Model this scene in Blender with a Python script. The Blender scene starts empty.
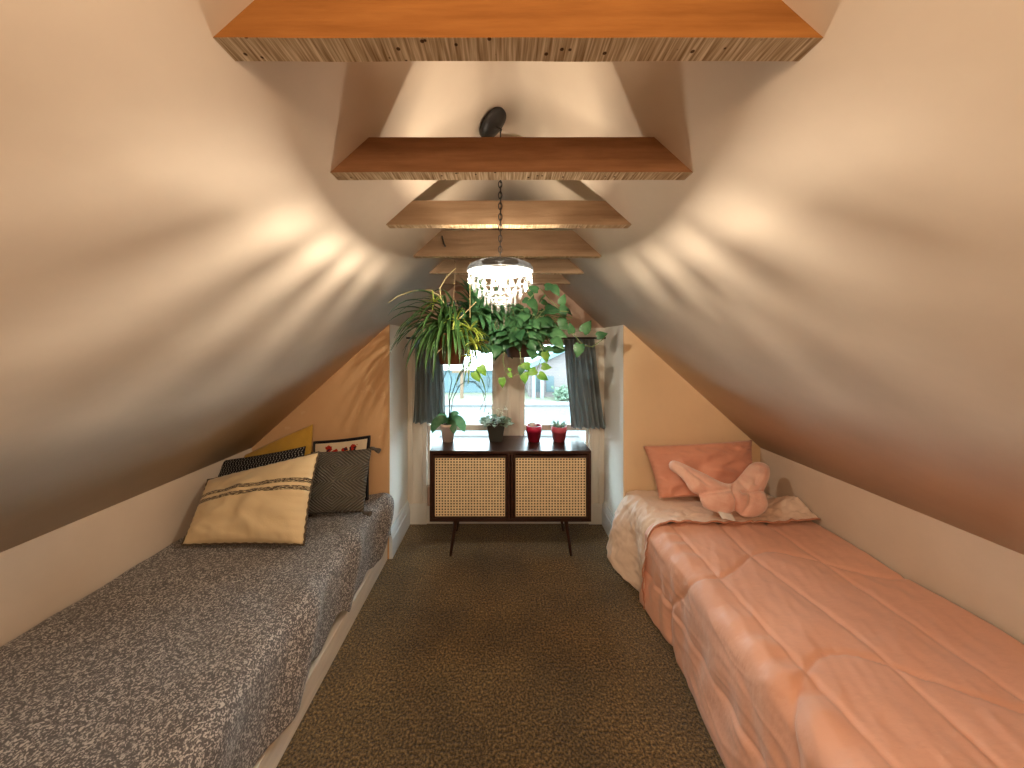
import bpy, math, random
import numpy as np
from mathutils import Vector, Matrix, noise
random.seed(7)
SC = bpy.context.scene
COL = SC.collection
PI = math.pi
# ------------------------------------------------------------------ camera
F, VX, VY, H = 320.0, 503.0, 343.0, 1.5
cam = bpy.data.cameras.new('camera'); co = bpy.data.objects.new('camera', cam); COL.objects.link(co)
co.location = (0, 0, H); co.rotation_euler = (PI/2, 0, 0)
cam.sensor_width = 36; cam.lens = F/1024*36
cam.shift_x = (512-VX)/1024; cam.shift_y = -(384-VY)/1024
cam.clip_start = .02; cam.clip_end = 300
SC.camera = co
def P(px, py, Y):                      # measured pixel + real depth -> metres
    return Vector(((px-VX)*Y/F, Y, H-(py-VY)*Y/F))
# ------------------------------------------------------------------ helpers
class MB:
    def __init__(s): s.v = []; s.f = []; s.uv = []; s.m = []
    def add(s, vs, fs, uvs=None, mi=0):
        b = len(s.v); s.v += [tuple(v) for v in vs]
        for i, f in enumerate(fs):
            s.f.append(tuple(k+b for k in f)); s.m.append(mi)
            s.uv.append([uvs[k] for k in f] if uvs else [(0.0, 0.0)]*len(f))
    def box(s, x0, x1, y0, y1, z0, z1, mi=0):
        v = [(x, y, z) for x in (x0, x1) for y in (y0, y1) for z in (z0, z1)]
        s.add(v, [(0,1,3,2),(4,6,7,5),(0,4,5,1),(2,3,7,6),(0,2,6,4),(1,5,7,3)], None, mi)
    def prism(s, poly, y0, y1, mi=0):   # poly in XZ, extruded along Y
        n = len(poly)
        v = [(x, y0, z) for x, z in poly] + [(x, y1, z) for x, z in poly]
        s.add(v, [tuple(range(n)), tuple(reversed(range(n, 2*n)))] + [(i+n, (i+1) % n+n, (i+1) % n, i) for i in range(n)], None, mi)
    def prismy(s, poly, x0, x1, mi=0):  # poly in YZ, extruded along X
        n = len(poly)
        v = [(x0, y, z) for y, z in poly] + [(x1, y, z) for y, z in poly]
        s.add(v, [tuple(range(n)), tuple(reversed(range(n, 2*n)))] + [(i+n, (i+1) % n+n, (i+1) % n, i) for i in range(n)], None, mi)
    def tube(s, pts, r, seg=8, cap=True, mi=0):
        pts = [Vector(p) for p in pts]; n = len(pts)
        rs = r if isinstance(r, (list, tuple)) else [r]*n
        vs = []; up = None
        for i, p in enumerate(pts):
            t = (pts[min(i+1, n-1)]-pts[max(i-1, 0)]).normalized()
            if up is None:
                up = Vector((0, 0, 1)) if abs(t.z) < .9 else Vector((1, 0, 0))
            a = t.cross(up).normalized(); b = a.cross(t).normalized(); up = b
            for k in range(seg):
                q = 2*PI*k/seg
                vs.append(p+a*math.cos(q)*rs[i]+b*math.sin(q)*rs[i])
        fs = [(i*seg+k, i*seg+(k+1) % seg, (i+1)*seg+(k+1) % seg, (i+1)*seg+k) for i in range(n-1) for k in range(seg)]
        if cap: fs += [tuple(reversed(range(seg))), tuple(range((n-1)*seg, n*seg))]
        s.add(vs, fs, None, mi)
    def lathe(s, c, prof, seg=24, axis=None, sx=1, sy=1, mi=0, cap=True):  # prof: (r, z)
        M = Matrix.Identity(3) if axis is None else axis
        vs = []
        for r, z in prof:
            for k in range(seg):
                q = 2*PI*k/seg
                vs.append(Vector(c)+M @ Vector((r*sx*math.cos(q), r*sy*math.sin(q), z)))
        n = len(prof)
        fs = [(i*seg+k, i*seg+(k+1) % seg, (i+1)*seg+(k+1) % seg, (i+1)*seg+k) for i in range(n-1) for k in range(seg)]
        if cap and prof[0][0] > 1e-5: fs.append(tuple(reversed(range(seg))))
        if cap and prof[-1][0] > 1e-5: fs.append(tuple(range((n-1)*seg, n*seg)))
        s.add(vs, fs, None, mi)
    def grid(s, fn, nu, nv, mi=0):      # fn(u,v) -> point
        vs = []; uv = []
        for j in range(nv+1):
            for i in range(nu+1):
                u, v = i/nu, j/nv
                vs.append(fn(u, v)); uv.append((u, v))
        fs = [(j*(nu+1)+i, j*(nu+1)+i+1, (j+1)*(nu+1)+i+1, (j+1)*(nu+1)+i) for j in range(nv) for i in range(nu)]
        s.add(vs, fs, uv, mi)
    def blade(s, pts, w, fold=.25, side=None, mi=0):   # leaf strip, 3 verts per row
        pts = [Vector(p) for p in pts]; n = len(pts); vs = []; uv = []
        for i, p in enumerate(pts):
            t = (pts[min(i+1, n-1)]-pts[max(i-1, 0)]).normalized()
            a = side.copy() if side else t.cross(Vector((0, 0, 1)))
            if a.length < 1e-3: a = Vector((1, 0, 0))
            a = (a-t*a.dot(t)).normalized(); nn = a.cross(t).normalized()
            q = i/(n-1); ww = w*(math.sin(PI*min(1, .12+q*.88))**.6 if q < 1 else 0)+.0002
            vs += [p-a*ww*.5+nn*ww*fold, p, p+a*ww*.5+nn*ww*fold]; uv += [(0, q), (.5, q), (1, q)]
        fs = []
        for i in range(n-1):
            b = i*3; fs += [(b, b+1, b+4, b+3), (b+1, b+2, b+5, b+4)]
        s.add(vs, fs, uv, mi)
    def heart(s, c, d, nrm, L, W, mi=0):               # heart leaf: base c, direction d
        d = Vector(d).normalized(); nrm = Vector(nrm); nrm = (nrm-d*nrm.dot(d))
        nrm = nrm.normalized() if nrm.length > 1e-3 else d.orthogonal().normalized()
        a = d.cross(nrm)
        prof = [(-.12, .30), (.0, .43), (.18, .50), (.4, .46), (.62, .33), (.82, .15), (1.0, .0)]
        vs = []; uv = []
        for t, h in prof:
            cen = Vector(c)+d*L*max(t, 0)-nrm*L*.12*t*t*2
            q = Vector(c)+d*L*t-nrm*L*.12*t*t*2
            vs += [q-a*W*h-nrm*W*.10, cen, q+a*W*h-nrm*W*.10]; uv += [(.5-h, t), (.5, t), (.5+h, t)]
        fs = []
        for i in range(len(prof)-1):
            b = i*3; fs += [(b, b+1, b+4, b+3), (b+1, b+2, b+5, b+4)]
        s.add(vs, fs, uv, mi)
    def build(s, name, mat, parent=None, smooth=False, bevel=0, origin=None):
        me = bpy.data.meshes.new(name); 
        o3 = Vector(origin) if origin is not None else Vector((0, 0, 0))
        me.from_pydata([tuple(Vector(v)-o3) for v in s.v], [], s.f)
        mats = mat if isinstance(mat, (list, tuple)) else [mat]
        for m in mats: me.materials.append(m)
        me.polygons.foreach_set('material_index', s.m)
        ul = me.uv_layers.new(name='UVMap')
        flat = []
        for u in s.uv:
            for a in u: flat += [a[0], a[1]]
        ul.data.foreach_set('uv', flat)
        if smooth: me.polygons.foreach_set('use_smooth', [True]*len(me.polygons))
        me.validate(); me.update()
        o = bpy.data.objects.new(name, me); COL.objects.link(o)
        o.location = o3
        if parent is not None:
            o.parent = parent; o.location = o3-Vector(parent.location) if parent.parent is None else o3
        if bevel:
            b = o.modifiers.new('bevel', 'BEVEL'); b.width = bevel; b.segments = 2; b.limit_method = 'ANGLE'; b.angle_limit = .7
        return o
def tag(o, label, cat=None, group=None):
    o['label'] = label
    if cat: o['category'] = cat
    if group: o['group'] = group
    return o
def thing(name, loc, label, cat, group=None):
    o = bpy.data.objects.new(name, None); COL.objects.link(o); o.location = loc; o.empty_display_size = .05
    return tag(o, label, cat, group)
def struct(o): o['kind'] = 'structure'; return o
def nz(x, y, z=0, sc=1): return noise.noise(Vector((x*sc, y*sc, z*sc)))
# ------------------------------------------------------------------ materials
def mat(name, col, rough=.6, spec=.3, metal=0, noise_amt=0, nscale=8, nstretch=(1,1,1), bump=0, bscale=60, col2=None, sheen=0, trans=0):
    m = bpy.data.materials.new(name); m.use_nodes = True; nt = m.node_tree; b = nt.nodes['Principled BSDF']
    b.inputs['Base Color'].default_value = (*col, 1); b.inputs['Roughness'].default_value = rough
    b.inputs['Specular IOR Level'].default_value = spec; b.inputs['Metallic'].default_value = metal
    if sheen: b.inputs['Sheen Weight'].default_value = sheen
    tc = nt.nodes.new('ShaderNodeTexCoord'); mp = nt.nodes.new('ShaderNodeMapping'); mp.inputs['Scale'].default_value = nstretch
    nt.links.new(tc.outputs['Object'], mp.inputs['Vector'])
    if noise_amt or col2:
        n = nt.nodes.new('ShaderNodeTexNoise'); n.inputs['Scale'].default_value = nscale; n.inputs['Detail'].default_value = 6; n.inputs['Roughness'].default_value = .6
        nt.links.new(mp.outputs[0], n.inputs['Vector'])
        r = nt.nodes.new('ShaderNodeValToRGB')
        c2 = col2 or tuple(c*(1-noise_amt) for c in col)
        r.color_ramp.elements[0].position = .35; r.color_ramp.elements[1].position = .65
        r.color_ramp.elements[0].color = (*c2, 1); r.color_ramp.elements[1].color = (*col, 1)
        nt.links.new(n.outputs['Fac'], r.inputs[0]); nt.links.new(r.outputs[0], b.inputs['Base Color'])
    if bump:
        n2 = nt.nodes.new('ShaderNodeTexNoise'); n2.inputs['Scale'].default_value = bscale; n2.inputs['Detail'].default_value = 4
        nt.links.new(mp.outputs[0], n2.inputs['Vector'])
        bp = nt.nodes.new('ShaderNodeBump'); bp.inputs['Strength'].default_value = bump; bp.inputs['Distance'].default_value = .01
        nt.links.new(n2.outputs['Fac'], bp.inputs['Height']); nt.links.new(bp.outputs[0], b.inputs['Normal'])
    if trans:
        tr = nt.nodes.new('ShaderNodeBsdfTranslucent'); mx = nt.nodes.new('ShaderNodeMixShader'); mx.inputs[0].default_value = trans
        out = nt.nodes['Material Output']; nt.links.new(b.outputs[0], mx.inputs[1]); nt.links.new(tr.outputs[0], mx.inputs[2]); nt.links.new(mx.outputs[0], out.inputs[0])
        if b.inputs['Base Color'].is_linked: nt.links.new(b.inputs['Base Color'].links[0].from_socket, tr.inputs[0])
        else: tr.inputs[0].default_value = (*col, 1)
    return m
def N(m, t, **kw):
    n = m.node_tree.nodes.new(t)
    for k, v in kw.items():
        if k in n.inputs: n.inputs[k].default_value = v
        else: setattr(n, k, v)
    return n
def L(m, a, b): m.node_tree.links.new(a, b)
def ramp(m, fac, stops, interp='LINEAR'):
    r = N(m, 'ShaderNodeValToRGB'); cr = r.color_ramp; cr.interpolation = interp
    while len(cr.elements) < len(stops): cr.elements.new(.5)
    for e, (p, c) in zip(cr.elements, stops): e.position = p; e.color = (*c, 1)
    L(m, fac, r.inputs[0]); return r.outputs[0]
def bsdf(m): return m.node_tree.nodes['Principled BSDF']

plaster = mat('plaster_cream', (.74, .62, .50), .75, .2, noise_amt=.10, nscale=2.2, bump=.12, bscale=9)
peach = mat('plaster_peach', (.74, .46, .24), .75, .2, noise_amt=.06, nscale=3, bump=.1, bscale=7)
apricot = mat('plaster_apricot', (.90, .67, .42), .75, .2, noise_amt=.05, nscale=3, bump=.1, bscale=7)
# flaked patches in the peach paint
def patch(m, c, sc, thr):
    nt = m.node_tree; b = bsdf(m); src = b.inputs['Base Color'].links[0].from_socket
    tc = N(m, 'ShaderNodeTexCoord'); n = N(m, 'ShaderNodeTexNoise'); n.inputs['Scale'].default_value = sc; n.inputs['Detail'].default_value = 3
    L(m, tc.outputs['Object'], n.inputs['Vector'])
    f = ramp(m, n.outputs['Fac'], [(thr, (0,0,0)), (thr+.02, (1,1,1))])
    mx = N(m, 'ShaderNodeMix', data_type='RGBA'); L(m, f, mx.inputs[0]); L(m, src, mx.inputs[6]); mx.inputs[7].default_value = (*c, 1)
    L(m, mx.outputs[2], b.inputs['Base Color'])
patch(peach, (.76, .50, .27), 9, .66)
white_paint = mat('white_paint', (.80, .78, .72), .5, .4, noise_amt=.05, nscale=4)
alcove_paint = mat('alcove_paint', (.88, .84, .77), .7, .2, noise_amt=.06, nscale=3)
casing_paint = mat('casing_paint', (.86, .79, .68), .5, .4, noise_amt=.12, nscale=5, nstretch=(3,3,.5))
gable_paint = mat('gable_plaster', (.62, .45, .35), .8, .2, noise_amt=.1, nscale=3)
tan_board = mat('painted_board', (.88, .80, .68), .4, .5, noise_amt=.18, nscale=6, nstretch=(4,.6,4))

# carpet
carpet = mat('carpet', (.2, .15, .09), .95, .05, sheen=.25)
def _c():
    m = carpet; b = bsdf(m); tc = N(m, 'ShaderNodeTexCoord')
    n1 = N(m, 'ShaderNodeTexNoise'); n1.inputs['Scale'].default_value = 105; n1.inputs['Detail'].default_value = 6; n1.inputs['Roughness'].default_value = .7
    n2 = N(m, 'ShaderNodeTexNoise'); n2.inputs['Scale'].default_value = 2.6; n2.inputs['Detail'].default_value = 4
    L(m, tc.outputs['Object'], n1.inputs['Vector']); L(m, tc.outputs['Object'], n2.inputs['Vector'])
    c = ramp(m, n1.outputs['Fac'], [(.38, (.018, .011, .003)), (.5, (.14, .088, .030)), (.62, (.40, .27, .11))])
    g = ramp(m, n2.outputs['Fac'], [(.35, (.66, .64, .60)), (.65, (1.15, 1.1, .98))])
    mx = N(m, 'ShaderNodeMix', data_type='RGBA', blend_type='MULTIPLY'); mx.inputs[0].default_value = 1
    L(m, c, mx.inputs[6]); L(m, g, mx.inputs[7]); L(m, mx.outputs[2], b.inputs['Base Color'])
    bp = N(m, 'ShaderNodeBump'); bp.inputs['Strength'].default_value = 1; bp.inputs['Distance'].default_value = .012
    L(m, n1.outputs['Fac'], bp.inputs['Height']); L(m, bp.outputs[0], b.inputs['Normal'])
_c()
# rough-sawn wood for the beams
def wood_beam(name, c_lo, c_hi):
    m = mat(name, c_hi, .8, .15); b = bsdf(m); tc = N(m, 'ShaderNodeTexCoord')
    mp = N(m, 'ShaderNodeMapping'); mp.inputs['Scale'].default_value = (.8, 6, 9); L(m, tc.outputs['Object'], mp.inputs[0])
    n = N(m, 'ShaderNodeTexNoise'); n.inputs['Scale'].default_value = 5; n.inputs['Detail'].default_value = 7; n.inputs['Roughness'].default_value = .6
    L(m, mp.outputs[0], n.inputs['Vector'])
    c = ramp(m, n.outputs['Fac'], [(.3, c_lo), (.7, c_hi)])
    v = N(m, 'ShaderNodeTexVoronoi'); v.inputs['Scale'].default_value = 3.2
    L(m, tc.outputs['Object'], v.inputs['Vector'])
    k = ramp(m, v.outputs['Distance'], [(.03, (.25, .16, .1)), (.10, (1, 1, 1))])
    mx = N(m, 'ShaderNodeMix', data_type='RGBA', blend_type='MULTIPLY'); mx.inputs[0].default_value = 1
    L(m, c, mx.inputs[6]); L(m, k, mx.inputs[7]); L(m, mx.outputs[2], b.inputs['Base Color'])
    bp = N(m, 'ShaderNodeBump'); bp.inputs['Strength'].default_value = .5; bp.inputs['Distance'].default_value = .004
    L(m, n.outputs['Fac'], bp.inputs['Height']); L(m, bp.outputs[0], b.inputs['Normal'])
    return m
beam_woods = [wood_beam('orange_beam_wood', (.21, .08, .018), (.33, .14, .036)), wood_beam('shaded_beam_wood', (.17, .075, .03), (.29, .14, .065)), wood_beam('lit_beam_wood', (.26, .165, .095), (.42, .29, .185))]  # wood tones carry the light: shaded front beams darker, lit far beams paler
def sawn():
    m = mat('sawn_edge', (.7, .55, .38), .85, .1); b = bsdf(m); tc = N(m, 'ShaderNodeTexCoord')
    mp = N(m, 'ShaderNodeMapping'); mp.inputs['Scale'].default_value = (1, .05, .05); L(m, tc.outputs['Object'], mp.inputs[0])
    n = N(m, 'ShaderNodeTexNoise'); n.inputs['Scale'].default_value = 210; n.inputs['Detail'].default_value = 2
    L(m, mp.outputs[0], n.inputs['Vector'])
    c = ramp(m, n.outputs['Fac'], [(.32, (.26, .16, .08)), (.5, (.50, .36, .22)), (.68, (.76, .62, .43))])
    v = N(m, 'ShaderNodeTexVoronoi'); v.inputs['Scale'].default_value = 42; L(m, tc.outputs['Object'], v.inputs['Vector'])
    k = ramp(m, v.outputs['Distance'], [(.11, (.15, .10, .08)), (.15, (1, 1, 1))])
    mx = N(m, 'ShaderNodeMix', data_type='RGBA', blend_type='MULTIPLY'); mx.inputs[0].default_value = 1
    L(m, c, mx.inputs[6]); L(m, k, mx.inputs[7]); L(m, mx.outputs[2], b.inputs['Base Color'])
    return m
sawn_edge = sawn()
walnut = mat('walnut', (.050, .018, .011), .3, .6, noise_amt=.5, nscale=5, nstretch=(1, 6, 9))
cane = mat('cane', (.92, .74, .47), .6, .3, noise_amt=.12, nscale=30)
dark_inside = mat('inside_shade', (.03, .014, .008), .8, .1)
black_metal = mat('black_metal', (.02, .02, .022), .45, .5, noise_amt=.3, nscale=20)
curtain_m = mat('curtain_cloth', (.32, .385, .40), .85, .15, noise_amt=.25, nscale=3, nstretch=(6, 6, .5), sheen=.3, trans=.3)
terracotta = mat('terracotta', (.22, .085, .04), .6, .3, noise_amt=.3, nscale=10)
dark_pot = mat('dark_pot', (.045, .045, .038), .5, .4)
soil = mat('soil', (.05, .03, .02), .95, .05, noise_amt=.5, nscale=50)
blush_pot = mat('blush_pot', (.94, .78, .70), .5, .4)
crimson_pot = mat('crimson_pot', (.52, .02, .07), .4, .5)
pink_pot = mat('pink_pot', (.72, .13, .19), .4, .5)
hemp = mat('cord', (.35, .25, .15), .8, .1)
white_stone = mat('white_stone', (.85, .82, .78), .6, .3)
mustard = mat('mustard_cloth', (.58, .33, .05), .9, .1, noise_amt=.12, nscale=12, bump=.2, bscale=150, sheen=.2)
cream_cloth = mat('cream_cloth', (.80, .66, .42), .9, .1)
pink_cloth = mat('pink_satin', (.80, .36, .24), .55, .3, noise_amt=.08, nscale=6, sheen=.3)
plush = mat('plush', (.93, .62, .50), .85, .1, col2=(.84, .45, .34), nscale=11, sheen=.8, bump=.3, bscale=180)
comforter_m = mat('comforter_satin', (.86, .47, .33), .48, .35, sheen=.25, bump=.25, bscale=22, nstretch=(1, 2.2, 1))
lining_m = mat('comforter_lining', (.92, .72, .58), .6, .25, sheen=.3, bump=.2, bscale=22)
piping_m = mat('comforter_piping', (.60, .27, .17), .5, .3)
mattress_m = mat('mattress_ticking', (.6, .55, .5), .8, .1)
def leafmat(name, a, b_, stripe=None, trans=.25):
    m = mat(name, a, .4, .4, trans=trans); b = bsdf(m); tc = N(m, 'ShaderNodeTexCoord')
    n = N(m, 'ShaderNodeTexNoise'); n.inputs['Scale'].default_value = 14; L(m, tc.outputs['Object'], n.inputs['Vector'])
    c = ramp(m, n.outputs['Fac'], [(.35, a), (.65, b_)])
    if stripe:
        sx = N(m, 'ShaderNodeSeparateXYZ'); L(m, tc.outputs['UV'], sx.inputs[0])
        f = ramp(m, sx.outputs[0], [(0, (1,1,1)), (.22, (0,0,0)), (.78, (0,0,0)), (1, (1,1,1))])
        mx = N(m, 'ShaderNodeMix', data_type='RGBA'); L(m, f, mx.inputs[0]); L(m, c, mx.inputs[6]); mx.inputs[7].default_value = (*stripe, 1); c = mx.outputs[2]
    L(m, c, b.inputs['Base Color'])
    for nd in m.node_tree.nodes:
        if nd.type == 'BSDF_TRANSLUCENT': L(m, c, nd.inputs[0])
    return m
spider_leaf = leafmat('spider_leaf', (.018, .06, .016), (.06, .15, .04), (.11, .21, .06))
pale_leaf = leafmat('pale_leaf', (.45, .60, .08), (.70, .78, .20), None, .4)
pothos_leaf = leafmat('pothos_leaf', (.035, .12, .05), (.10, .25, .10))
pothos_bright = leafmat('pothos_leaf_young', (.12, .32, .04), (.30, .52, .08), None, .45)
orchid_leaf = leafmat('orchid_leaf', (.05, .16, .07), (.14, .30, .14))
sage_leaf = leafmat('sage_leaf', (.16, .28, .18), (.40, .52, .40))
runner_m = mat('runner_stem', (.70, .58, .30), .6, .2)
dark_stem = mat('dark_stem', (.03, .05, .03), .5, .3)
# printed bedspread: pale flowers on grey brown
def spread():
    m = mat('floral_cloth', (.2, .18, .16), .8, .2, sheen=.2); b = bsdf(m); tc = N(m, 'ShaderNodeTexCoord')
    d = N(m, 'ShaderNodeTexNoise'); d.inputs['Scale'].default_value = 50; d.inputs['Detail'].default_value = 2
    L(m, tc.outputs['Object'], d.inputs['Vector'])
    va = N(m, 'ShaderNodeVectorMath', operation='SCALE'); va.inputs['Scale'].default_value = .035; L(m, d.outputs['Color'], va.inputs[0])
    vb = N(m, 'ShaderNodeVectorMath', operation='ADD'); L(m, tc.outputs['Object'], vb.inputs[0]); L(m, va.outputs[0], vb.inputs[1])
    v = N(m, 'ShaderNodeTexVoronoi'); v.inputs['Scale'].default_value = 105; L(m, vb.outputs[0], v.inputs['Vector'])
    n = N(m, 'ShaderNodeTexNoise'); n.inputs['Scale'].default_value = 160; n.inputs['Detail'].default_value = 3; n.inputs['Distortion'].default_value = 1.4
    L(m, tc.outputs['Object'], n.inputs['Vector'])
    f1 = ramp(m, v.outputs['Distance'], [(.30, (1,1,1)), (.38, (0,0,0))])
    f2 = ramp(m, n.outputs['Fac'], [(.56, (0,0,0)), (.61, (1,1,1))])
    mx = N(m, 'ShaderNodeMix', data_type='RGBA', blend_type='LIGHTEN'); mx.inputs[0].default_value = 1
    L(m, f1, mx.inputs[6]); L(m, f2, mx.inputs[7])
    c = N(m, 'ShaderNodeMix', data_type='RGBA'); c.inputs[6].default_value = (.115, .105, .105, 1); c.inputs[7].default_value = (.54, .50, .46, 1)
    L(m, mx.outputs[2], c.inputs[0]); L(m, c.outputs[2], b.inputs['Base Color'])
    return m
spread_m = spread()
# ------------------------------------------------------------------ room shell
X0 = .022; RZ = 2.361; SL = .9; YB, YE, YN = 2.674, 2.222, -1.7
KH = 1.765; KZ = RZ-SL*KH
AL, AR = -.79, .838
def roofz(x):
    r = .10; a = abs(x-X0)
    return RZ-SL*a if a > r else RZ-SL*(r/2+a*a/(2*r))
WO = .08
m = MB()
xs = [X0-KH, X0-1.2, X0-.7, X0-.3]+[X0+.1*(k/8) for k in range(-8, 9)]+[X0+.3, X0+.7, X0+1.2, X0+KH]
prof = [(x, roofz(x)) for x in xs]
outer = [(x, roofz(x)+.06) for x in reversed(xs)]
n = len(prof); top = prof
for i in range(n-1):
    m.prism([prof[i], prof[i+1], (prof[i+1][0], prof[i+1][1]+.06), (prof[i][0], prof[i][1]+.06)], YN, YB+.08)
mm = MB()
vs = [(x, y, z) for y in (YN, YB+.08) for x, z in prof]+[(x, y, z+.06) for y in (YN, YB+.08) for x, z in prof]
fs = []
for i in range(n-1):
    fs.append((i, n+i, n+i+1, i+1)); fs.append((2*n+i, 2*n+i+1, 3*n+i+1, 3*n+i))
    fs.append((i, i+1, 2*n+i+1, 2*n+i)); fs.append((n+i, 3*n+i, 3*n+i+1, n+i+1))
fs.append((0, 2*n, 3*n, n)); fs.append((n-1, 2*n-1, 4*n-1, 3*n-1))
mm.add(vs, fs)
ceil = mm.build('ceiling', plaster, smooth=False); struct(ceil)
for p in ceil.data.polygons: p.use_smooth = abs(p.normal.y) < .5
m = MB(); m.box(X0-KH-.08, X0+KH+.08, YN-.08, YB+.08, -.06, 0)
struct(m.build('floor', carpet))
m = MB(); m.box(X0-KH-.08, X0-KH, YN, YE, 0, KZ+.0); struct(m.build('wall_left', plaster))
m = MB(); m.box(X0+KH, X0+KH+.08, YN, YE, 0, KZ+.0); struct(m.build('wall_right', plaster))
m = MB(); m.prism([(X0-KH, 0), (X0+KH, 0), (X0+KH, KZ), (X0, RZ), (X0-KH, KZ)], YN-.08, YN); struct(m.build('wall_behind', plaster))
# far walls either side of the alcove
m = MB(); m.prism([(X0-KH-.08, 0), (AL, 0), (AL, roofz(AL)), (X0-KH-.08, KZ-.07)], YE, YE+.012); struct(m.build('wall_far_left', peach))
m = MB(); m.prism([(AR, 0), (X0+KH+.08, 0), (X0+KH+.08, KZ-.07), (AR, roofz(AR))], YE, YE+.012); struct(m.build('wall_far_right', apricot))
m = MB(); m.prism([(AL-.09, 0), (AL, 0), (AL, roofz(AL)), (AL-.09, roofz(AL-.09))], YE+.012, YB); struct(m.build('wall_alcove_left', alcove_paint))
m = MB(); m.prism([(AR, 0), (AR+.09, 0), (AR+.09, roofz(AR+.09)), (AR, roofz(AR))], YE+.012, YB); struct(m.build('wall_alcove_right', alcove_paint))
# window wall
def pxX(px): return (px-VX)*YB/F
def pxZ(py): return H-(py-VY)*YB/F
w1 = (pxX(427), pxX(494)); w2 = (pxX(523), pxX(589)); wz = (.30, pxZ(343))
m = MB()
m.box(AL, w1[0], YB, YB+.08, 0, wz[1]); m.box(w1[1], w2[0], YB, YB+.08, 0, wz[1]); m.box(w2[1], AR, YB, YB+.08, 0, wz[1])
m.box(w1[0], w1[1], YB, YB+.08, 0, wz[0]); m.box(w2[0], w2[1], YB, YB+.08, 0, wz[0])
m.prism([(AL, wz[1]), (AR, wz[1]), (AR, roofz(AR)), (X0+.1, roofz(X0+.1)), (X0, roofz(X0)), (X0-.1, roofz(X0-.1)), (AL, roofz(AL))], YB, YB+.08)
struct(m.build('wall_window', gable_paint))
# casings
tn = [0]
def trim(name, boxes, mt, bev=.003):
    m = MB()
    for b in boxes: m.box(*b)
    return struct(m.build(name, mt, bevel=bev))
cz = .17
trim('trim_1', [(AL, w1[0]+.004, YB-.022, YB, cz, wz[1]+.02), (AL+.02, AL+.045, YB-.034, YB-.022, cz, wz[1]+.02), (AL+.10, AL+.125, YB-.034, YB-.022, cz, wz[1]+.02)], casing_paint)
trim('trim_2', [(w2[1]-.004, AR, YB-.022, YB, cz, wz[1]+.02), (AR-.045, AR-.02, YB-.034, YB-.022, cz, wz[1]+.02), (w2[1]+.01, w2[1]+.03, YB-.034, YB-.022, cz, wz[1]+.02)], casing_paint)
mc = (w1[1]+w2[0])/2
trim('trim_3', [(w1[1]-.004, w2[0]+.004, YB-.022, YB, .05, wz[1]), (w1[1]+.008, w1[1]+.035, YB-.036, YB-.022, .05, wz[1]), (w2[0]-.035, w2[0]-.008, YB-.036, YB-.022, .05, wz[1]), (mc-.012, mc+.012, YB-.032, YB-.022, .05, wz[1])], casing_paint)
trim('trim_4', [(AL, AR, YB-.026, YB, wz[1]+.02, wz[1]+.10), (AL, AR, YB-.05, YB, wz[1]+.10, wz[1]+.125)], casing_paint)
trim('trim_5', [(AL, AL+.16, YB-.03, YB, 0, cz)], white_paint)
trim('trim_6', [(AR-.13, AR, YB-.03, YB, 0, cz)], white_paint)
trim('trim_7', [(AL+.16, AR-.13, YB-.02, YB, 0, .14)], white_paint)
def bboard(name, x, sgn):
    m = MB()
    pr = [(0, 0), (.022, 0), (.022, .13), (.017, .14), (.017, .15), (.012, .175), (.006, .19), (.006, .2), (0, .2)]
    poly = [(x+sgn*a, b) for a, b in pr]
    if sgn < 0: poly = list(reversed(poly))
    m.prism(poly, YE+.0, YB-.03)
    return struct(m.build(name, mat(name+'_paint', (.74, .80, .84), .4, .5)))
bboard('baseboard_left', AL, 1); bboard('baseboard_right', AR, -1)
# windows: double-hung sashes with glass
glass = bpy.data.materials.new('window_glass'); glass.use_nodes = True
def _g():
    nt = glass.node_tree; nt.nodes.remove(nt.nodes['Principled BSDF'])
    t = nt.nodes.new('ShaderNodeBsdfTransparent'); g = nt.nodes.new('ShaderNodeBsdfGlossy'); g.inputs['Roughness'].default_value = .02
    t.inputs[0].default_value = (.95, .98, .98, 1)
    fr = nt.nodes.new('ShaderNodeFresnel'); fr.inputs[0].default_value = 1.3
    mx = nt.nodes.new('ShaderNodeMixShader'); nt.links.new(fr.outputs[0], mx.inputs[0]); nt.links.new(t.outputs[0], mx.inputs[1]); nt.links.new(g.outputs[0], mx.inputs[2])
    nt.links.new(mx.outputs[0], nt.nodes['Material Output'].inputs[0])
_g()
mz = pxZ(428)
for i, (a, b) in enumerate((w1, w2)):
    yo = YB+.03
    m = MB()
    fr = .016
    m.box(a, a+fr, yo, yo+.04, wz[0], wz[1]); m.box(b-fr, b, yo, yo+.04, wz[0], wz[1])
    m.box(a+fr, b-fr, yo, yo+.04, wz[0], wz[0]+.03); m.box(a+fr, b-fr, yo, yo+.04, wz[1]-.018, wz[1])
    W = struct(m.build('window_%d' % (i+1), casing_paint))
    m = MB(); m.box(a+fr, b-fr, yo-.006, yo+.03, mz-.028, mz+.02); m.build('meeting_rail', casing_paint, W)
    m = MB(); m.box(a+fr, b-fr, yo-.004, yo+.02, wz[1]-.062, wz[1]-.03); m.build('top_rail', casing_paint, W)
    m = MB(); m.box(a+fr, b-fr, yo+.031, yo+.035, wz[0]+.03, wz[1]-.018); m.build('glass_pane', glass, W)
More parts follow.
